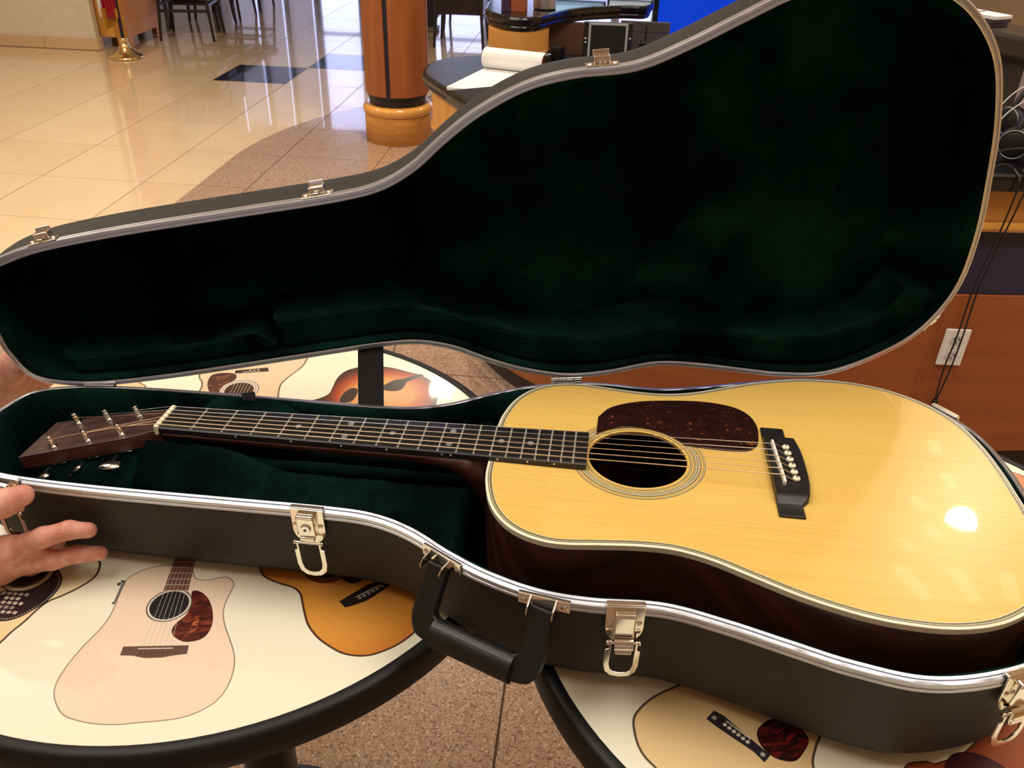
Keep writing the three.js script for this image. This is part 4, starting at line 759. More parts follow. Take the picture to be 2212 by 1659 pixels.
// spiral of curled paper pad on the desk
{
  const n = group('notepad'); n.position.set(-0.059, 0.7203, -3.242); n.rotation.y = -0.36; tag(n, 'white paper pad with its top sheets curled over, lying on the low desk', 'notepad');
  mesh('sheets', boxUV(at(rbox(0.235, 0.012, 0.35, 0.002), 0, 0.006, 0.07)), M.paper, n);
  const arc = []; for (let i = 0; i <= 24; i++) { const a = -0.5 + i / 24 * 4.6; arc.push([0.012 - 0.040 * Math.sin(a), 0.0125 + 0.036 - 0.036 * Math.cos(a)]); }
  const rings = []; const th = 0.0012;
  const g = new THREE.BufferGeometry(), pos = [], ix = [];
  [[0, -0.1175], [0, 0.1175]].forEach(([, x]) => arc.forEach(([z, y]) => pos.push(x, y, -0.085 - z)));
  [[0, -0.1175], [0, 0.1175]].forEach(([, x]) => arc.forEach(([z, y], i) => { const a = -0.5 + i / 24 * 4.6; pos.push(x, y + th * Math.cos(a), -0.085 - (z + th * Math.sin(a))); }));
  const m = arc.length, qd = (a, b, c, e) => ix.push(a, b, c, a, c, e);
  for (let i = 0; i + 1 < m; i++) { qd(i, i + 1, m + i + 1, m + i); qd(2 * m + i, 3 * m + i, 3 * m + i + 1, 2 * m + i + 1); qd(i, 2 * m + i, 2 * m + i + 1, i + 1); qd(m + i, m + i + 1, 3 * m + i + 1, 3 * m + i); }
  g.setAttribute('position', new THREE.Float32BufferAttribute(pos, 3)); g.setIndex(ix); g.computeVertexNormals(); mesh('curled_sheet', creased(planarUV(g), 0.7), M.paper, n);
  mesh('pencil_marks', join([[-0.02, 0.085], [0.0, 0.09], [0.015, 0.082], [-0.008, 0.098]].map(([x, z], i) => at(rbox(0.022, 0.0003, 0.0012, 0.0001), x, 0.0122, z, 0, 0.3 * i))), mat(lin(150, 150, 156), 0.9), n);
}
// ---------------------------------------------------------------- granite ledge above the desk
const ledgeOut = [[-0.148, -3.695], [-0.150, -3.63], [-0.121, -3.545], [-0.065, -3.465], [0.0, -3.442], [0.06, -3.47], [0.115, -3.56], [0.175, -3.66], [0.26, -3.74], [0.40, -3.81], [0.53, -3.85], [0.54, -4.22], [0.3, -4.26], [0.0, -4.2], [-0.11, -4.0], [-0.143, -3.83]];
{
  const l = group('granite_ledge'); tag(l, 'raised black granite counter ledge on a round maple drum', 'counter');
  mesh('granite_top', boxUV(prism(spline2(ledgeOut, 4), 0.868, 0.900, 0.010)), M.granite, l);
  mesh('lower_lip', boxUV(prism(inwards(spline2(ledgeOut, 4), 0.010), 0.846, 0.869, 0.008)), M.granite, l);
  mesh('drum', at(new THREE.CylinderGeometry(0.118, 0.118, 0.070, 56), -0.015, 0.811, -3.575), M.maple, l);
  mesh('moulding', at(lathe([[0.09, 0.755], [0.116, 0.755], [0.122, 0.762], [0.122, 0.770], [0.116, 0.776], [0.09, 0.776]], 56), -0.015, 0, -3.575), M.maplegloss, l);
  mesh('drum_foot', at(new THREE.CylinderGeometry(0.112, 0.112, 0.036, 48), -0.015, 0.7385, -3.575), M.cherry, l);
  mesh('back_panel', boxUV(at(rbox(0.30, 0.125, 0.02, 0.002), 0.21, 0.783, -3.715, 0, -0.12), 'x'), mat(lin(104, 74, 54), 0.5), l);
  mesh('grey_panel', join([0, 1, 2].map(k => at(rbox(0.20, 0.040, 0.02, 0.002), 0.50, 0.742 + k * 0.0425, -3.77, 0, -0.1))), mat(lin(74, 68, 68), 0.6), l);
}
// things under and on the ledge
{
  const m = group('touch_monitor'); m.position.set(0.325, 0.7203, -3.50); m.rotation.y = -0.03; tag(m, 'small black flat monitor with silver bezel standing on the desk under the ledge', 'monitor');
  mesh('stand', join([at(rbox(0.09, 0.006, 0.07, 0.002), 0, 0.003, 0), at(rbox(0.03, 0.03, 0.012, 0.002), 0, 0.018, -0.008)]), M.black, m);
  const hd = (g) => at(g, 0, 0.0905, 0.008, -0.08);
  mesh('housing', hd(rbox(0.186, 0.146, 0.018, 0.004)), M.black, m);
  mesh('bezel', hd((() => { const s = shapeOf([[-0.074, -0.069], [0.074, -0.069], [0.074, 0.070], [-0.074, 0.070]]); s.holes.push(new THREE.Path([[-0.066, -0.061], [0.066, -0.061], [0.066, 0.062], [-0.066, 0.062]].map(p => new THREE.Vector2(...p)))); return bevel(s, 0.003, 0.001).translate(0, 0, 0.0085); })()), mat(lin(178, 178, 180), 0.4), m);
  mesh('dark_glass', hd(at(rbox(0.134, 0.125, 0.003, 0.001), 0, 0.0005, 0.0092)), M.screen, m);
  for (const [x, y] of [[-0.084, 0.014], [-0.084, 0.000], [0.084, 0.018]]) mesh('button', hd(at(new THREE.SphereGeometry(0.0048, 14, 10), x, y, 0.009)), M.silver, m);
  const u = group('cup'); u.position.set(0.140, 0.7203, -3.535); tag(u, 'small black round cup standing on the desk beside the drum', 'cup');
  mesh('cup_body', lathe([[0, 0.001], [0.024, 0.001], [0.029, 0.055], [0.031, 0.060], [0.0285, 0.060], [0.0265, 0.052], [0.022, 0.006], [0, 0.006]], 32), M.black, u);
  const r = group('two_way_radio'); r.position.set(0.475, 0.7203, -3.60); tag(r, 'black two-way radio with stub antenna in a charger, right of the monitor', 'radio');
  mesh('charger', at(rbox(0.06, 0.022, 0.05, 0.004), 0, 0.011, 0), M.black, r);
  mesh('radio_body', at(rbox(0.036, 0.060, 0.024, 0.004), 0, 0.048, 0), M.black, r);
  mesh('antenna', at(new THREE.CylinderGeometry(0.003, 0.0045, 0.065, 12), 0.008, 0.108, 0), M.black, r); mesh('dial', at(new THREE.CylinderGeometry(0.005, 0.005, 0.008, 14), -0.008, 0.082, 0), M.black, r);
  const b = group('leaflet_box'); b.position.set(-0.03, 0.9003, -3.60); b.rotation.y = -0.15; tag(b, 'small reddish-brown cardboard box on the round end of the granite ledge', 'box');
  mesh('carton', boxUV(at(rbox(0.055, 0.075, 0.07, 0.001), 0.014, 0.0375, 0)), mat(lin(168, 88, 54), 0.6), b); mesh('dark_side', at(rbox(0.034, 0.06, 0.07, 0.001), -0.032, 0.030, 0.004), mat(lin(64, 42, 66), 0.6), b);  // darker block at the left of the carton
  const t = group('steel_canister'); t.position.set(0.084, 0.9003, -3.66); tag(t, 'brushed steel canister standing on the granite ledge beside the box', 'canister');
  mesh('canister_body', lathe([[0, 0.001], [0.043, 0.001], [0.045, 0.006], [0.045, 0.11], [0.042, 0.113], [0, 0.114]], 40), mat(new THREE.Color(0.6, 0.58, 0.55), 0.42, { metalness: 0.9 }), t);
  // desk screens standing on the ledge, their lower edges in view
  for (const [x, z, w, label, col, ry] of [[0.235, -3.93, 0.20, 'glowing pale blue desk screen at the back of the granite ledge', 0xbfe4ff, -0.12], [0.46, -3.99, 0.185, 'glowing white desk screen on the granite ledge next to the blue display', 0xffffff, -0.12]]) {
    const s = group('desk_screen'); s.position.set(x, 0.9003, z); s.rotation.y = ry; tag(s, label, 'screen');
    mesh('screen_case', at(rbox(w + 0.02, 0.25, 0.02, 0.003), 0, 0.130, -0.012), M.black, s);
    mesh('screen_face', at(new THREE.PlaneGeometry(w, 0.238), 0, 0.128, -0.0012), mat(0x000000, 0.3, { emissive: new THREE.Color(col), emissiveIntensity: 1.6 }), s);
    const L = new THREE.RectAreaLight(new THREE.Color(col), 1.6, w, 0.22); L.position.set(0, 0.134, 0.003); L.rotation.y = Math.PI; s.add(L);
  }
}
// tall bright blue display
{
  const d = group('blue_display'); d.position.set(0.888, 0, -4.05); tag(d, 'tall standing display glowing vivid blue, behind the case lid', 'display');
  const c = document.createElement('canvas'); c.width = 512; c.height = 1024; const g = c.getContext('2d');
  const gr = g.createLinearGradient(0, 0, 512, 1024); gr.addColorStop(0, '#1f7dff'); gr.addColorStop(0.45, '#0a4cf5'); gr.addColorStop(1, '#0433e0'); g.fillStyle = gr; g.fillRect(0, 0, 512, 1024);
  g.strokeStyle = 'rgba(140,210,255,.55)'; g.lineWidth = 3; for (let i = 0; i < 3; i++) { g.beginPath(); g.moveTo(20 + i * 20, 300 + i * 60); g.bezierCurveTo(150, 520 + 40 * i, 330, 470 - 30 * i, 512, 560 - 50 * i); g.stroke(); }
  const t = new THREE.CanvasTexture(c); t.colorSpace = THREE.SRGBColorSpace;
  mesh('display_case', at(rbox(0.64, 1.42, 0.06, 0.006), 0, 0.98, -0.035), M.black, d);
  mesh('display_face', at(new THREE.PlaneGeometry(0.60, 1.34), 0, 0.98, -0.0025), mat(0x000000, 0.25, { emissive: 0xffffff, emissiveMap: t, emissiveIntensity: 1.35 }), d);
  mesh('display_stand', join([at(rbox(0.12, 0.30, 0.05, 0.004), 0, 0.15, -0.04), at(rbox(0.5, 0.02, 0.35, 0.006), 0, 0.01, -0.03)]), M.black, d);
  const L = new THREE.RectAreaLight(0x1450ff, 1.35, 0.6, 1.34); L.position.set(0, 0.98, 0.004); L.rotation.y = Math.PI; d.add(L);
}
// ---------------------------------------------------------------- long curved counter at the right
const frontCurve = [[-0.16, -2.50], [-0.11, -2.405], [-0.03, -2.285], [0.10, -2.155], [0.30, -2.035], [0.55, -1.955], [0.85, -1.912], [1.10, -1.902], [1.35, -1.914], [1.65, -1.955], [2.0, -2.04], [2.35, -2.18]];
const frontPts = new THREE.CatmullRomCurve3(frontCurve.map(([x, z]) => V(x, 0, z))).getPoints(60).map(p => [p.x, p.z]);
function frontSlab(out, y0, y1, depth, bev = 0, from = 0) {       // slab following the curved front, `out` metres proud of the panel
  const n = frontPts.map((p, i) => { const a = frontPts[Math.max(0, i - 1)], b = frontPts[Math.min(frontPts.length - 1, i + 1)], l = Math.hypot(b[0] - a[0], b[1] - a[1]); return [-(b[1] - a[1]) / l, (b[0] - a[0]) / l]; });
  const f = frontPts.map((p, i) => [p[0] + n[i][0] * out, p[1] + n[i][1] * out]), r = frontPts.map((p, i) => [p[0] + n[i][0] * (out - depth), p[1] + n[i][1] * (out - depth)]).reverse();
  return boxUV(prism([...f.slice(from), ...r.slice(0, r.length - from)], y0, y1, bev));
}
{
  const c = group('curved_counter'); tag(c, 'long curved counter with orange-brown panel, navy band and dark worktop behind the guitar', 'counter');
  mesh('kick_base', frontSlab(-0.035, 0.001, 0.081, 0.3), mat(lin(44, 30, 28), 0.5), c);
  mesh('front_panel', frontSlab(0, 0.080, 0.545, 0.02, 0.002), M.panel, c);
  mesh('navy_band', frontSlab(-0.006, 0.545, 0.712, 0.02, 0.001), M.navy, c);
  mesh('wood_rail', frontSlab(0.022, 0.712, 0.735, 0.05, 0.010), M.maplegloss, c);
  mesh('wood_frieze', frontSlab(0.006, 0.735, 0.818, 0.03, 0.002), M.maple, c);
  mesh('worktop', frontSlab(0.055, 0.818, 0.858, 0.55, 0.012), M.granite, c);
  // raised ledge running off towards the viewer's right
  const u = -1.137, cx = 1.255, cz = -2.451, off = (d, y, w, h, t, m, name, r) => mesh(name, boxUV(at(rbox(w, h, t, r, 3), 0, y, 0, 0, u).translate(cx + 0.907 * d, 0, cz - 0.42 * d)), m, c);
  off(0.06, 0.926, 0.9, 0.137, 0.03, mat(lin(62, 50, 46), 0.6), 'riser', 0.002);
  off(0.08, 1.025, 1.0, 0.060, 0.16, mat(lin(50, 40, 34), 0.35), 'ledge_top', 0.014);
}
{
  const o = group('wall_outlet'); o.position.set(1.099, 0.404, -1.897); o.rotation.y = -0.02; tag(o, 'white duplex power outlet plate on the orange-brown counter panel', 'outlet');
  mesh('cover_plate', at(rbox(0.0615, 0.102, 0.006, 0.0025, 3), 0, 0, 0), M.white, o);
  for (const y of [0.022, -0.022]) { const s = mesh('socket', at(new THREE.CylinderGeometry(0.0155, 0.0155, 0.003, 28).scale(1, 1, 0.88), 0, y, 0.003, Math.PI / 2), mat(lin(214, 212, 208), 0.4), o); mesh('slot', join([at(rbox(0.0022, 0.008, 0.001, 0.0002), -0.0055, y + 0.003, 0.0048), at(rbox(0.0022, 0.0065, 0.001, 0.0002), 0.0055, y + 0.003, 0.0048), at(new THREE.CylinderGeometry(0.002, 0.002, 0.001, 10), 0, y - 0.0065, 0.0048, Math.PI / 2)]), M.black, s); }
  mesh('screw', at(lathe([[0, 0.0012], [0.0024, 0.0008], [0.003, 0]], 14), 0, 0, 0.003, Math.PI / 2), M.silver, o);
  const k = mesh('hanging_cords', join([
    tube([[1.088, 0.864, -1.875], [1.087, 0.85, -1.838], [1.089, 0.80, -1.842], [1.098, 0.72, -1.866], [1.089, 0.57, -1.878], [1.089, 0.44, -1.880], [1.083, 0.35, -1.879], [1.088, 0.255, -1.880]], 0.0021, 60, 8),
    tube([[1.106, 0.864, -1.875], [1.105, 0.85, -1.838], [1.105, 0.80, -1.842], [1.110, 0.72, -1.866], [1.101, 0.57, -1.878], [1.102, 0.44, -1.878], [1.099, 0.35, -1.878], [1.091, 0.255, -1.880]], 0.0021, 60, 8)]), M.black);
  k.name = 'power_cord'; tag(k, 'pair of thin black cords hanging from the worktop in front of the outlet', 'cord');
  const pl = new THREE.Group(); k.add(pl); pl.name = 'plug'; mesh('plug_body', at(rbox(0.014, 0.034, 0.012, 0.004), 1.0895, 0.242, -1.880), M.black, pl);
}
// clutter on the worktop at the right edge
{
  const bk = group('leaflet_stack'); bk.position.set(1.268, 1.0553, -2.575); bk.rotation.y = 0.35; tag(bk, 'stack of white leaflets on the dark ledge at the top right', 'leaflets');
  for (let i = 0; i < 3; i++) mesh('leaflet', boxUV(at(rbox(0.068, 0.009, 0.115, 0.001), 0.003 * (i % 2), 0.005 + i * 0.0095, 0.003 * i, 0, 0.06 * i)), i === 2 ? M.paper : mat(lin(70, 56, 66), 0.7), bk);
  mesh('printed_line', at(rbox(0.040, 0.0004, 0.010, 0.0001), 0, 0.0291, -0.015, 0, 0.12), mat(lin(60, 58, 62), 0.7), bk);
  tag(mesh('paper_sheet', at(rbox(0.10, 0.13, 0.0015, 0.0005), 1.330, 0.9245, -2.30, -0.06, -0.25), mat(lin(176, 150, 146), 0.8)), 'greyish paper sheet leaning below the dark ledge', 'paper');
  const hp = (x, y, z, label, ry) => { const h = group('headphones'); h.position.set(x, y, z); h.rotation.set(0, ry, 0); tag(h, label, 'headphones', 'black headphones on the counter worktop');
    mesh('headband', tube(Array.from({ length: 13 }, (_, i) => [0.075 * Math.cos(Math.PI * i / 12), 0.085 * Math.sin(Math.PI * i / 12), 0]), 0.006, 24, 8), M.black, h);
    for (const q of [-1, 1]) { const e = mesh('ear_cup', at(lathe([[0, 0.012], [0.022, 0.011], [0.034, 0.004], [0.036, -0.006], [0.030, -0.014], [0.018, -0.015]], 28), q * 0.072, -0.006, 0, 0, 0, -q * Math.PI / 2), M.black, h); mesh('cushion', at(new THREE.TorusGeometry(0.026, 0.009, 10, 28), q * 0.062, -0.006, 0, 0, Math.PI / 2), M.rubber, e); mesh('cup_ring', at(new THREE.TorusGeometry(0.031, 0.0016, 8, 32), q * 0.083, -0.006, 0, 0, Math.PI / 2), mat(lin(150, 150, 152), 0.3, { metalness: 0.6 }), e); }
    return h; };
  hp(1.165, 0.9015, -2.02, 'black headphones with grey rings nearest the front edge of the worktop', 0.9);
  hp(1.275, 0.9015, -2.20, 'black headphones farther back on the worktop, under the white cables', 0.4);
  const cab = (pts, label, m = M.white, r = 0.0013) => tag(mesh('cable', tube(pts, r, 48, 8), m), label, 'cable', 'loose cables on the counter worktop');
  cab([[1.13, 0.859, -2.13], [1.15, 0.935, -2.13], [1.188, 0.976, -2.14], [1.204, 0.985, -2.14], [1.228, 0.992, -2.14], [1.29, 0.992, -2.15], [1.37, 0.94, -2.10], [1.40, 0.860, -2.08]], 'white cable arching highest over the headphones');
  cab([[1.12, 0.859, -2.08], [1.15, 0.920, -2.10], [1.195, 0.958, -2.11], [1.211, 0.970, -2.11], [1.234, 0.981, -2.11], [1.29, 0.975, -2.11], [1.36, 0.93, -2.06], [1.38, 0.860, -2.04]], 'white cable arching just below the highest one');
  cab([[1.08, 0.859, -1.99], [1.10, 0.890, -1.94], [1.118, 0.900, -1.90], [1.123, 0.880, -1.87], [1.122, 0.8595, -1.855]], 'dark grey cable looping down at the front edge of the worktop', mat(lin(70, 70, 72), 0.4));
}
// ---------------------------------------------------------------- left background: flag, cabinet, chairs
{
  const f = group('flag_stand'); f.position.set(-3.005, 0, -6.845); tag(f, 'indoor flag with gold fringe on a dark pole in a brass stand', 'flag');
  mesh('brass_base', lathe([[0, 0.001], [0.122, 0.001], [0.124, 0.010], [0.116, 0.020], [0.086, 0.032], [0.058, 0.052], [0.040, 0.082], [0.030, 0.105], [0.028, 0.124], [0.033, 0.130], [0.033, 0.142], [0.022, 0.146], [0, 0.146]], 48), M.brass, f);
  mesh('pole', at(new THREE.CylinderGeometry(0.0135, 0.0135, 2.2, 20), 0, 1.245, 0), M.darkwood, f);
  const wave = (w0, w1, y0, y1, seg, m, name, parent, off = 0) => {
    const g = new THREE.PlaneGeometry(1, 1, seg, 14), p = g.attributes.position;
    for (let i = 0; i < p.count; i++) { const u = p.getX(i) + 0.5, v = p.getY(i) + 0.5, w = w0 + (w1 - w0) * u, low = (u - 0.5) ** 2 * 0.10 - 0.09 * u; p.setXYZ(i, -w * 0.92 + 0.02, y0 + low * (1 - v) + (y1 - y0) * v, 0.035 + 0.03 * Math.sin(u * 9 + 1 + off) + 0.02 * u); }
    g.computeVertexNormals(); return mesh(name, g, m, parent);
  };
  const stripe = ['#a31222', '#e9e3dc'];
  const cloth = new THREE.Group(); cloth.name = 'flag_cloth'; f.add(cloth);
  for (let i = 0; i < 5; i++) wave(i * 0.028, (i + 1) * 0.028, 0.345, 1.7, 4, mat(new THREE.Color(stripe[i < 4 ? (i % 2 ? 0 : 0) : 1]), 0.75, { sheen: 0.4 }), 'stripe', cloth, 0);
  wave(-0.005, 0.145, 0.27, 0.355, 16, mat(lin(214, 150, 40), 0.6, { bumpMap: web, bumpScale: 0.002 }), 'gold_fringe', f, 0);
}
{
  const c = group('wooden_cabinet'); c.position.set(-3.285, 0, -7.47); c.rotation.y = YAW; tag(c, 'light wooden cabinet with bracket feet standing behind the wall corner and flag', 'cabinet');
  mesh('carcass', boxUV(at(rbox(0.42, 1.15, 0.58, 0.004), 0, 0.655, 0), 'y'), M.maple, c);
  mesh('side_panel', boxUV(at(rbox(0.012, 0.94, 0.44, 0.003), 0.212, 0.67, 0), 'y'), mat(lin(214, 156, 116), 0.5), c);
  for (const [a, b] of [[-1, -1], [1, -1], [1, 1], [-1, 1]]) mesh('foot', boxUV(prism([[0, 0], [0.09 * -a, 0], [0.02 * -a, 0.02 * -b], [0, 0.09 * -b]].map(([x, z]) => [x + a * 0.208, z + b * 0.288]), 0.001, 0.085)), M.maple, c);
  mesh('top_board', boxUV(at(rbox(0.46, 0.025, 0.62, 0.005), 0, 1.243, 0)), M.maple, c);
}
function darkChair(name) {
  const c = group(name); const leg = (x0, z0, x1, z1, h) => { const g = new THREE.CylinderGeometry(0.016, 0.0115, h, 12), p = g.attributes.position; for (let i = 0; i < p.count; i++) { const t = p.getY(i) / h + 0.5; p.setX(i, p.getX(i) + x0 + (x1 - x0) * t); p.setZ(i, p.getZ(i) + z0 + (z1 - z0) * t); } g.translate(0, h / 2, 0); g.computeVertexNormals(); return g; };
  mesh('seat', at(rbox(0.43, 0.035, 0.43, 0.012), 0, 0.445, 0), M.darkwood, c); mesh('apron', at(rbox(0.37, 0.05, 0.37, 0.004), 0, 0.405, 0), M.darkwood, c);
  for (const [a, b] of [[-1, 1], [1, 1], [-1, -1], [1, -1]]) mesh('leg', leg(a * 0.205, b * 0.215, a * 0.175, b * 0.18, 0.43), M.darkwood, c);
  for (const a of [-1, 1]) mesh('stretcher', at(rbox(0.018, 0.024, 0.37, 0.004), a * 0.19, 0.23, 0), M.darkwood, c);
  for (const b of [-1, 1]) mesh('stretcher', at(rbox(0.37, 0.024, 0.018, 0.004), 0, 0.27, b * 0.193), M.darkwood, c);
  for (const a of [-1, 1]) mesh('back_post', at(rbox(0.03, 0.48, 0.028, 0.008), a * 0.185, 0.69, -0.205, -0.1), M.darkwood, c);
  mesh('back_rest', at(rbox(0.40, 0.19, 0.022, 0.008), 0, 0.82, -0.22, -0.1), M.darkwood, c);
  mesh('back_slat', at(rbox(0.36, 0.04, 0.018, 0.006), 0, 0.62, -0.20, -0.1), M.darkwood, c);
  return c;
}
{
  const proto = darkChair('dark_chair');
  const spots = [[-2.79, -7.74, 1.66, 'nearest dark wooden chair in the row beside the cabinet'], [-2.86, -8.24, 1.63, 'second dark wooden chair in the row, counted from the cabinet'], [-2.82, -8.78, 1.66, 'third dark wooden chair in the row, counted from the cabinet'], [-2.78, -9.32, 1.64, 'farthest dark wooden chair in the row along the left'],
    [-0.515, -7.78, 0.06, 'dark wooden chair just right of the wooden column'], [-0.50, -8.55, 3.2, 'dark wooden chair facing the one right of the column, farther back']];
  spots.forEach(([x, z, ry, label], i) => { const o = i ? proto.clone() : proto; if (i) { o.name = numbered('dark_chair'); scene.add(o); } o.position.set(x, 0, z); o.rotation.y = ry; if (i > 3) mesh('seat_box', at(rbox(0.40, 0.16, 0.39, 0.01), 0, 0.345, 0), M.darkwood, o); tag(o, label, 'chair', i < 4 ? 'dark chairs in a row at the left' : 'dark chairs right of the column'); });
  const t = group('dining_table'); t.position.set(-3.60, 0, -9.0); t.rotation.y = YAW; tag(t, 'dark table behind the row of chairs at the left', 'table');
  mesh('table_top', at(rbox(0.7, 0.03, 1.9, 0.006), 0, 0.745, 0), M.darkwood, t); for (const [a, b] of [[-1, -1], [1, -1], [1, 1], [-1, 1]]) mesh('leg', at(rbox(0.05, 0.73, 0.05, 0.004), a * 0.3, 0.366, b * 0.88), M.darkwood, t);
  const p = group('dark_stand'); p.position.set(-0.845, 0, -8.36); tag(p, 'narrow dark stand on a grey foot, just behind the column', 'stand');
  mesh('post', at(rbox(0.10, 1.2, 0.10, 0.006), 0, 0.635, 0), M.black, p); mesh('foot', at(rbox(0.17, 0.035, 0.17, 0.008), 0, 0.0185, 0), mat(lin(120, 112, 108), 0.5), p);
}

// ---------------------------------------------------------------- person at the left, both hands on the case
const smin = (a, b, k) => { const h = Math.max(k - Math.abs(a - b), 0) / k; return Math.min(a, b) - h * h * k * 0.25; };
function capsule(p, a, b, ra, rb) {
  const bx = b[0] - a[0], by = b[1] - a[1], bz = b[2] - a[2], l = bx * bx + by * by + bz * bz || 1e-9;
  const t = clamp(((p[0] - a[0]) * bx + (p[1] - a[1]) * by + (p[2] - a[2]) * bz) / l), x = p[0] - a[0] - bx * t, y = p[1] - a[1] - by * t, z = p[2] - a[2] - bz * t;
  return Math.sqrt(x * x + y * y + z * z) - (ra + (rb - ra) * t);
}
// chains: each a list of bones [a, b, ra, rb] with its own blend width; chains join with `k`
function field(chains, k) { return p => { let d = 9; for (const c of chains) { let e = 9; for (const b of c.bones) e = e > 8 ? capsule(p, ...b) : smin(e, capsule(p, ...b), c.k); if (c.post) e = c.post(p, e); d = d > 8 ? e : smin(d, e, c.join ?? k); } return d; }; }
function isosurface(f, centre, half, res) {
  const mc = new MarchingCubes(res, new THREE.MeshBasicMaterial(), false, false, 400000); mc.isolation = 0;
  const h = res / 2; let q = 0; const p = [0, 0, 0];
  for (let z = 0; z < res; z++) for (let y = 0; y < res; y++) for (let x = 0; x < res; x++) { p[0] = centre[0] + (x - h) / h * half; p[1] = centre[1] + (y - h) / h * half; p[2] = centre[2] + (z - h) / h * half; mc.field[q++] = -f(p); }
  mc.update();
  const n = mc.count, pos = new Float32Array(n * 3), nor = new Float32Array(n * 3);
  for (let i = 0; i < n; i++) for (let k = 0; k < 3; k++) pos[3 * i + k] = centre[k] + mc.positionArray[3 * i + k] * half;
  let g = new THREE.BufferGeometry(); g.setAttribute('position', new THREE.BufferAttribute(pos, 3));
  g = mergeVertices(g, half / res * 0.02); g.computeVertexNormals(); return g;
}
const chain = (pts, rs, k = 0.006, extra = {}) => ({ bones: pts.slice(0, -1).map((p, i) => [p, pts[i + 1], rs[i], rs[i + 1]]), k, ...extra });
// right hand, on the near wall of the case
const RWR = [-0.612, 0.800, -0.640], REL = [-0.845, 0.885, -0.575], RSH = [-0.93, 1.255, -0.53];
const index_ = [[-0.512, 0.811, -0.655], [-0.473, 0.8275, -0.6570], [-0.4490, 0.8315, -0.6645], [-0.4315, 0.8280, -0.6690]];
const middle_ = [[-0.520, 0.798, -0.653], [-0.487, 0.8055, -0.6640], [-0.4765, 0.8005, -0.6765], [-0.480, 0.795, -0.683]];
const ring_ = [[-0.526, 0.7835, -0.6555], [-0.4720, 0.7955, -0.6575], [-0.4480, 0.7975, -0.6655], [-0.4285, 0.7945, -0.6710]];
const pinky_ = [[-0.535, 0.7765, -0.6610], [-0.505, 0.7735, -0.6690], [-0.489, 0.7765, -0.6770], [-0.478, 0.779, -0.6840]];
const thumb_ = [[-0.588, 0.815, -0.652], [-0.5405, 0.853, -0.6560], [-0.5045, 0.8675, -0.6610], [-0.4875, 0.8720, -0.6690]];
const fr = s => [0.0112 * s, 0.0103 * s, 0.0094 * s, 0.0080 * s];
const rightHand = [
  chain([REL, RWR], [0.043, 0.027], 0.02, { join: 0.03 }),
  chain([RWR, index_[0]], [0.021, 0.0135], 0.012, { join: 0.02 }), chain([RWR, middle_[0]], [0.022, 0.014], 0.012, { join: 0.02 }), chain([RWR, ring_[0]], [0.021, 0.0135], 0.012, { join: 0.02 }), chain([RWR, pinky_[0]], [0.020, 0.012], 0.012, { join: 0.02 }),
  chain(index_, fr(1.02), 0.004, { join: 0.008 }), chain(middle_, fr(1.0), 0.004, { join: 0.007 }), chain(ring_, fr(0.97), 0.004, { join: 0.007 }), chain(pinky_, fr(0.84), 0.004, { join: 0.007 }),
  chain([RWR, ...thumb_], [0.02, 0.0185, 0.0145, 0.0132, 0.0108], 0.008, { join: 0.014 })];
// left hand, behind the head end of the lid
const LWR = [-0.690, 0.812, -0.935], LEL = [-0.925, 0.900, -0.905], LSH = [-1.00, 1.27, -0.93];
const lm = [[-0.618, 0.868, -0.966], [-0.622, 0.850, -0.972], [-0.628, 0.832, -0.976], [-0.634, 0.815, -0.975]];
const lf = [[[0.030, 0.030, -0.012], [0.054, 0.046, -0.014], [0.070, 0.056, -0.010]], [[0.036, 0.026, -0.008], [0.062, 0.040, -0.010], [0.080, 0.049, -0.008]], [[0.035, 0.020, -0.006], [0.060, 0.031, -0.008], [0.077, 0.038, -0.006]], [[0.028, 0.014, -0.006], [0.047, 0.022, -0.008], [0.061, 0.027, -0.006]]];
const addv = (a, b) => a.map((x, i) => x + b[i]);
const leftHand = [
  chain([LEL, LWR], [0.043, 0.028], 0.02, { join: 0.03 }),
  ...lm.map((m, i) => chain([LWR, m], [0.024, 0.0155], 0.012, { join: 0.022 })),
  ...lf.map((o, i) => chain([lm[i], ...o.map(q => addv(lm[i], q))], fr([1, 1.04, 1, 0.86][i]), 0.004, { join: 0.007 })),
  chain([LWR, [-0.655, 0.838, -0.925], [-0.628, 0.866, -0.925], [-0.612, 0.892, -0.940], [-0.604, 0.914, -0.948]], [0.026, 0.021, 0.016, 0.0135, 0.0105], 0.010, { join: 0.018 })];
// the rest of the figure stands outside the frame, leaning over the table
const HIP = [-1.28, 0.93, -0.75], CHEST = [-1.06, 1.24, -0.74], NECK = [-0.98, 1.39, -0.74], HEAD = [-0.915, 1.50, -0.745];
const torso = [chain([HIP, [-1.18, 1.08, -0.745], CHEST, [-1.0, 1.345, -0.74]], [0.145, 0.135, 0.155, 0.085], 0.08),
  chain([addv(CHEST, [0, -0.02, 0.08]), addv(CHEST, [0, -0.02, -0.08])], [0.13, 0.13], 0.05, { join: 0.08 }),
  chain([addv(HIP, [0, 0, 0.07]), addv(HIP, [0, 0, -0.07])], [0.13, 0.13], 0.05, { join: 0.08 }),
  chain([[-1.0, 1.33, -0.66], RSH], [0.07, 0.062], 0.05, { join: 0.07 }), chain([[-1.01, 1.33, -0.82], LSH], [0.07, 0.062], 0.05, { join: 0.07 })];
const arms = [chain([RSH, REL], [0.058, 0.046], 0.03, { join: 0.04 }), chain([LSH, LEL], [0.058, 0.046], 0.03, { join: 0.04 })];
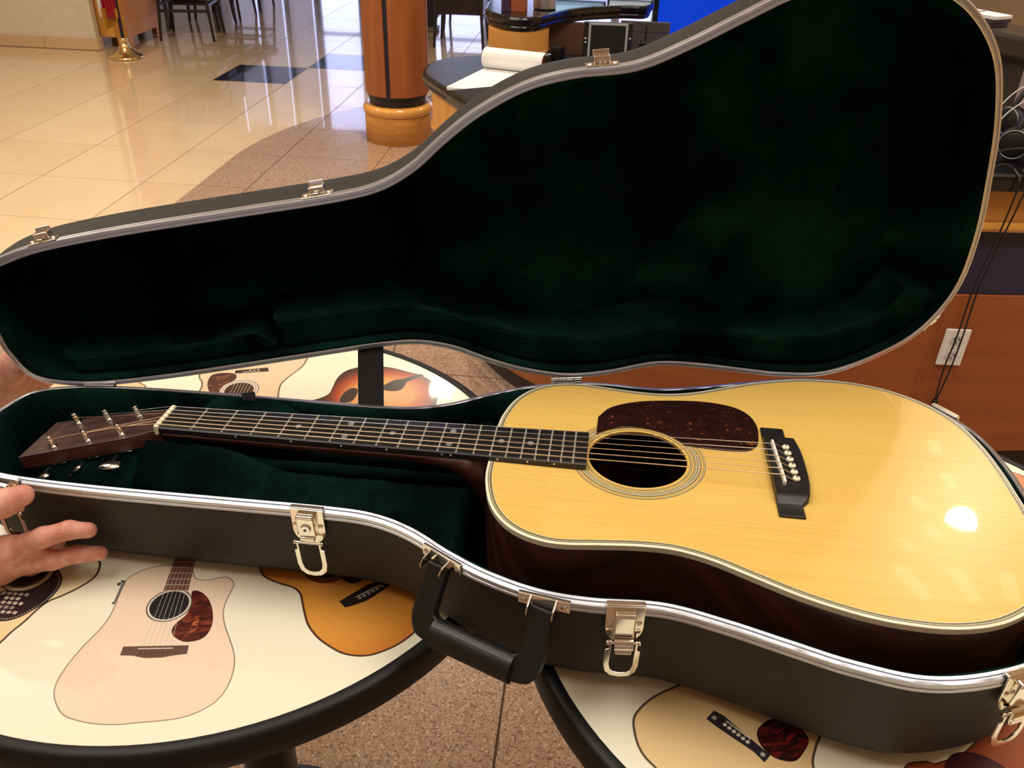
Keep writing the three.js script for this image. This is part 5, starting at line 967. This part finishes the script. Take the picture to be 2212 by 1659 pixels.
const legs = [1, -1].map(s => chain([addv(HIP, [0, -0.03, 0.095 * s]), [-1.22 - 0.04 * s, 0.49, -0.75 + 0.11 * s], [-1.30 - 0.08 * s, 0.085, -0.75 + 0.12 * s], [-1.14 - 0.08 * s, 0.035, -0.75 + 0.13 * s]], [0.10, 0.062, 0.042, 0.032], 0.03, { join: 0.05 }));
const headF = [chain([CHEST, NECK, addv(HEAD, [-0.02, -0.05, 0])], [0.07, 0.056, 0.055], 0.03), chain([addv(HEAD, [-0.025, 0.035, 0]), addv(HEAD, [0.025, -0.045, 0])], [0.095, 0.068], 0.03, { join: 0.03 }),
  chain([addv(HEAD, [0.085, -0.005, 0]), addv(HEAD, [0.108, -0.045, 0])], [0.008, 0.014], 0.01, { join: 0.012 }),       // nose
  chain([addv(HEAD, [0.085, -0.083, 0.018]), addv(HEAD, [0.085, -0.083, -0.018])], [0.010, 0.010], 0.01, { join: 0.008 }),   // mouth
  ...[1, -1].map(s => chain([addv(HEAD, [-0.015, 0.01, 0.09 * s]), addv(HEAD, [-0.008, -0.035, 0.088 * s])], [0.016, 0.011], 0.01, { join: 0.01 })),    // ears
  ...[1, -1].map(s => chain([addv(HEAD, [0.062, 0.022, 0.015 * s]), addv(HEAD, [0.055, 0.022, 0.05 * s])], [0.013, 0.011], 0.01, { join: 0.012 }))];       // brows
const person = group('person'); tag(person, 'person at the left edge, hands holding the head end of the guitar case', 'person');
{
  const cut = (g, keep) => { const ix = g.index.array, p = g.attributes.position.array, out = []; for (let i = 0; i < ix.length; i += 3) { const a = ix[i], b = ix[i + 1], c = ix[i + 2]; if (keep((p[3 * a] + p[3 * b] + p[3 * c]) / 3)) out.push(a, b, c); } g.setIndex(out); return g; };
  const XC = -0.735;
  const gR = cut(isosurface(field(rightHand, 0.02), [-0.59, 0.818, -0.655], 0.175, 150), x => x > XC);
  const gL = cut(isosurface(field(leftHand, 0.02), [-0.655, 0.845, -0.945], 0.135, 96), x => x > XC);
  const all = field([...torso, ...arms, ...legs, ...headF, rightHand[0], leftHand[0]], 0.05);
  const coarse = cut(isosurface(all, [-1.1, 0.83, -0.75], 0.86, 132), x => x <= XC + 0.004);
  const skin = join([gR, gL, coarse].map(g => { return planarUV(g, 'x', 'y'); }));
  const p = skin.attributes.position, col = new Float32Array(p.count * 3), joints = [...index_.slice(0, 3), ...ring_.slice(0, 3), ...middle_.slice(0, 2), thumb_[2]], tips = [index_[3], ring_[3], thumb_[3]];
  for (let i = 0; i < p.count; i++) {
    const q = [p.getX(i), p.getY(i), p.getZ(i)];
    const n = fbm(q[0] * 160 + 40, q[1] * 160 + q[2] * 90 + 40, 4096, 3); let red = 0;
    for (const j of joints) red = Math.max(red, 1 - Math.hypot(q[0] - j[0], q[1] - j[1], q[2] - j[2]) / 0.016);
    for (const j of tips) red = Math.max(red, 1.2 - Math.hypot(q[0] - j[0], q[1] - j[1], q[2] - j[2]) / 0.015);
    const c = lin(...mixc(mixc([236, 178, 154], [216, 146, 124], clamp(n * 2.2 - 0.6)), [216, 122, 108], clamp(red) * 0.55));
    col.set([c.r, c.g, c.b], 3 * i);
  }
  skin.setAttribute('color', new THREE.BufferAttribute(col, 3));
  const pores = dataTex(512, 512, (u, v) => { const k = 255 * clamp(0.55 * fbm(u * 60, v * 24, 60, 3) + 0.25 * vn(u * 120, v * 120, 120) + 0.2 * vn(u * 34, v * 5, 34)); return [k, k, k]; }, { srgb: false, size: 0.09 });
  M.skin = mat(0xffffff, 0.48, { bumpMap: pores, bumpScale: 0.0009, vertexColors: true, sheen: 0.15, sheenRoughness: 0.5, specularIntensity: 0.6 });
  const bodyMesh = mesh('body', skin, M.skin, person);
  // fingernails on the two long fingers and the thumb
  const nail = (tip, prev, out, w, l) => {
    const d = V(...tip).sub(V(...prev)).normalize(), n = V(...out).addScaledVector(d, -V(...out).dot(d)).normalize(), s = new THREE.Vector3().crossVectors(n, d);
    const g = new THREE.SphereGeometry(1, 20, 14, 0, Math.PI * 2, 0, Math.PI / 2); g.scale(w, 0.0022, l);
    const B = new THREE.Matrix4().makeBasis(s, n, d); B.setPosition(V(...tip).addScaledVector(n, w * 1.06).addScaledVector(d, -0.0022)); g.applyMatrix4(B);
    mesh('fingernail', g, mat(lin(224, 166, 142), 0.35), bodyMesh);
  };
  nail(index_[3], index_[2], [0.25, -0.55, 0.80], 0.0056, 0.0072); nail(ring_[3], ring_[2], [0.25, -0.55, 0.80], 0.0054, 0.0070); nail(thumb_[3], thumb_[2], [0.15, 0.85, 0.35], 0.0070, 0.0080);
  M.shirt = mat(lin(48, 62, 96), 0.9); M.trousers = mat(lin(40, 40, 46), 0.9);
  const grow = (cs, d) => cs.map(c => ({ ...c, bones: c.bones.map(b => [b[0], b[1], b[2] + d, b[3] + d]) }));
  const half = (c, t) => ({ ...c, bones: [[c.bones[0][0], c.bones[0][0].map((x, i) => x + (c.bones[0][1][i] - x) * t), c.bones[0][2], c.bones[0][3]]] });
  mesh('shirt', planarUV(isosurface(field([...grow(torso, 0.012), ...grow(arms, 0.014), half(grow([rightHand[0]], 0.013)[0], 0.35), half(grow([leftHand[0]], 0.013)[0], 0.35)], 0.05), [-1.1, 1.12, -0.75], 0.42, 80)), M.shirt, person);
  const tr = legs.map(c => ({ ...c, bones: c.bones.slice(0, 2).map(b => [b[0], b[1], b[2] + 0.016, b[3] + 0.022]) }));
  mesh('trousers', planarUV(isosurface(field([...tr, ...grow([torso[2]], 0.018)], 0.05), [-1.25, 0.52, -0.75], 0.56, 72)), M.trousers, person);
  mesh('hair', planarUV(isosurface(field([chain([addv(HEAD, [-0.04, 0.055, 0]), addv(HEAD, [-0.055, 0.0, 0])], [0.088, 0.078], 0.03)], 0.02), addv(HEAD, [-0.03, 0.03, 0]), 0.16, 44)), mat(lin(110, 96, 84), 0.8), person);
  for (const s of [1, -1]) { mesh('eye', at(new THREE.SphereGeometry(0.0115, 16, 12), HEAD[0] + 0.057, HEAD[1] + 0.001, HEAD[2] + 0.032 * s), M.white, person); mesh('iris', at(new THREE.SphereGeometry(0.0055, 14, 10), HEAD[0] + 0.0635, HEAD[1] + 0.001, HEAD[2] + 0.032 * s), M.darkwood, person); }
  for (const s of [1, -1]) mesh('shoe', at(new THREE.SphereGeometry(1, 24, 16).scale(0.145, 0.055, 0.052), -1.225 - 0.08 * s, 0.056, -0.75 + 0.125 * s), M.black, person);
}
// gold watch on the left wrist
{
  const d = V(...LWR).sub(V(...LEL)).normalize(), w = group('wrist_watch'); w.position.set(-0.702, 0.8165, -0.9335); w.quaternion.setFromUnitVectors(V(0, 1, 0), d);
  tag(w, 'gold wrist watch with dark strap on the hand behind the case lid', 'watch');
  mesh('strap', at(new THREE.TorusGeometry(0.034, 0.004, 10, 40).scale(1, 1, 2.2), 0, 0, 0, Math.PI / 2), M.black, w);
  mesh('watch_case', at(new THREE.CylinderGeometry(0.017, 0.018, 0.009, 32), 0, 0, 0.037, Math.PI / 2), M.brass, w);
}

renderer.render(scene, camera);
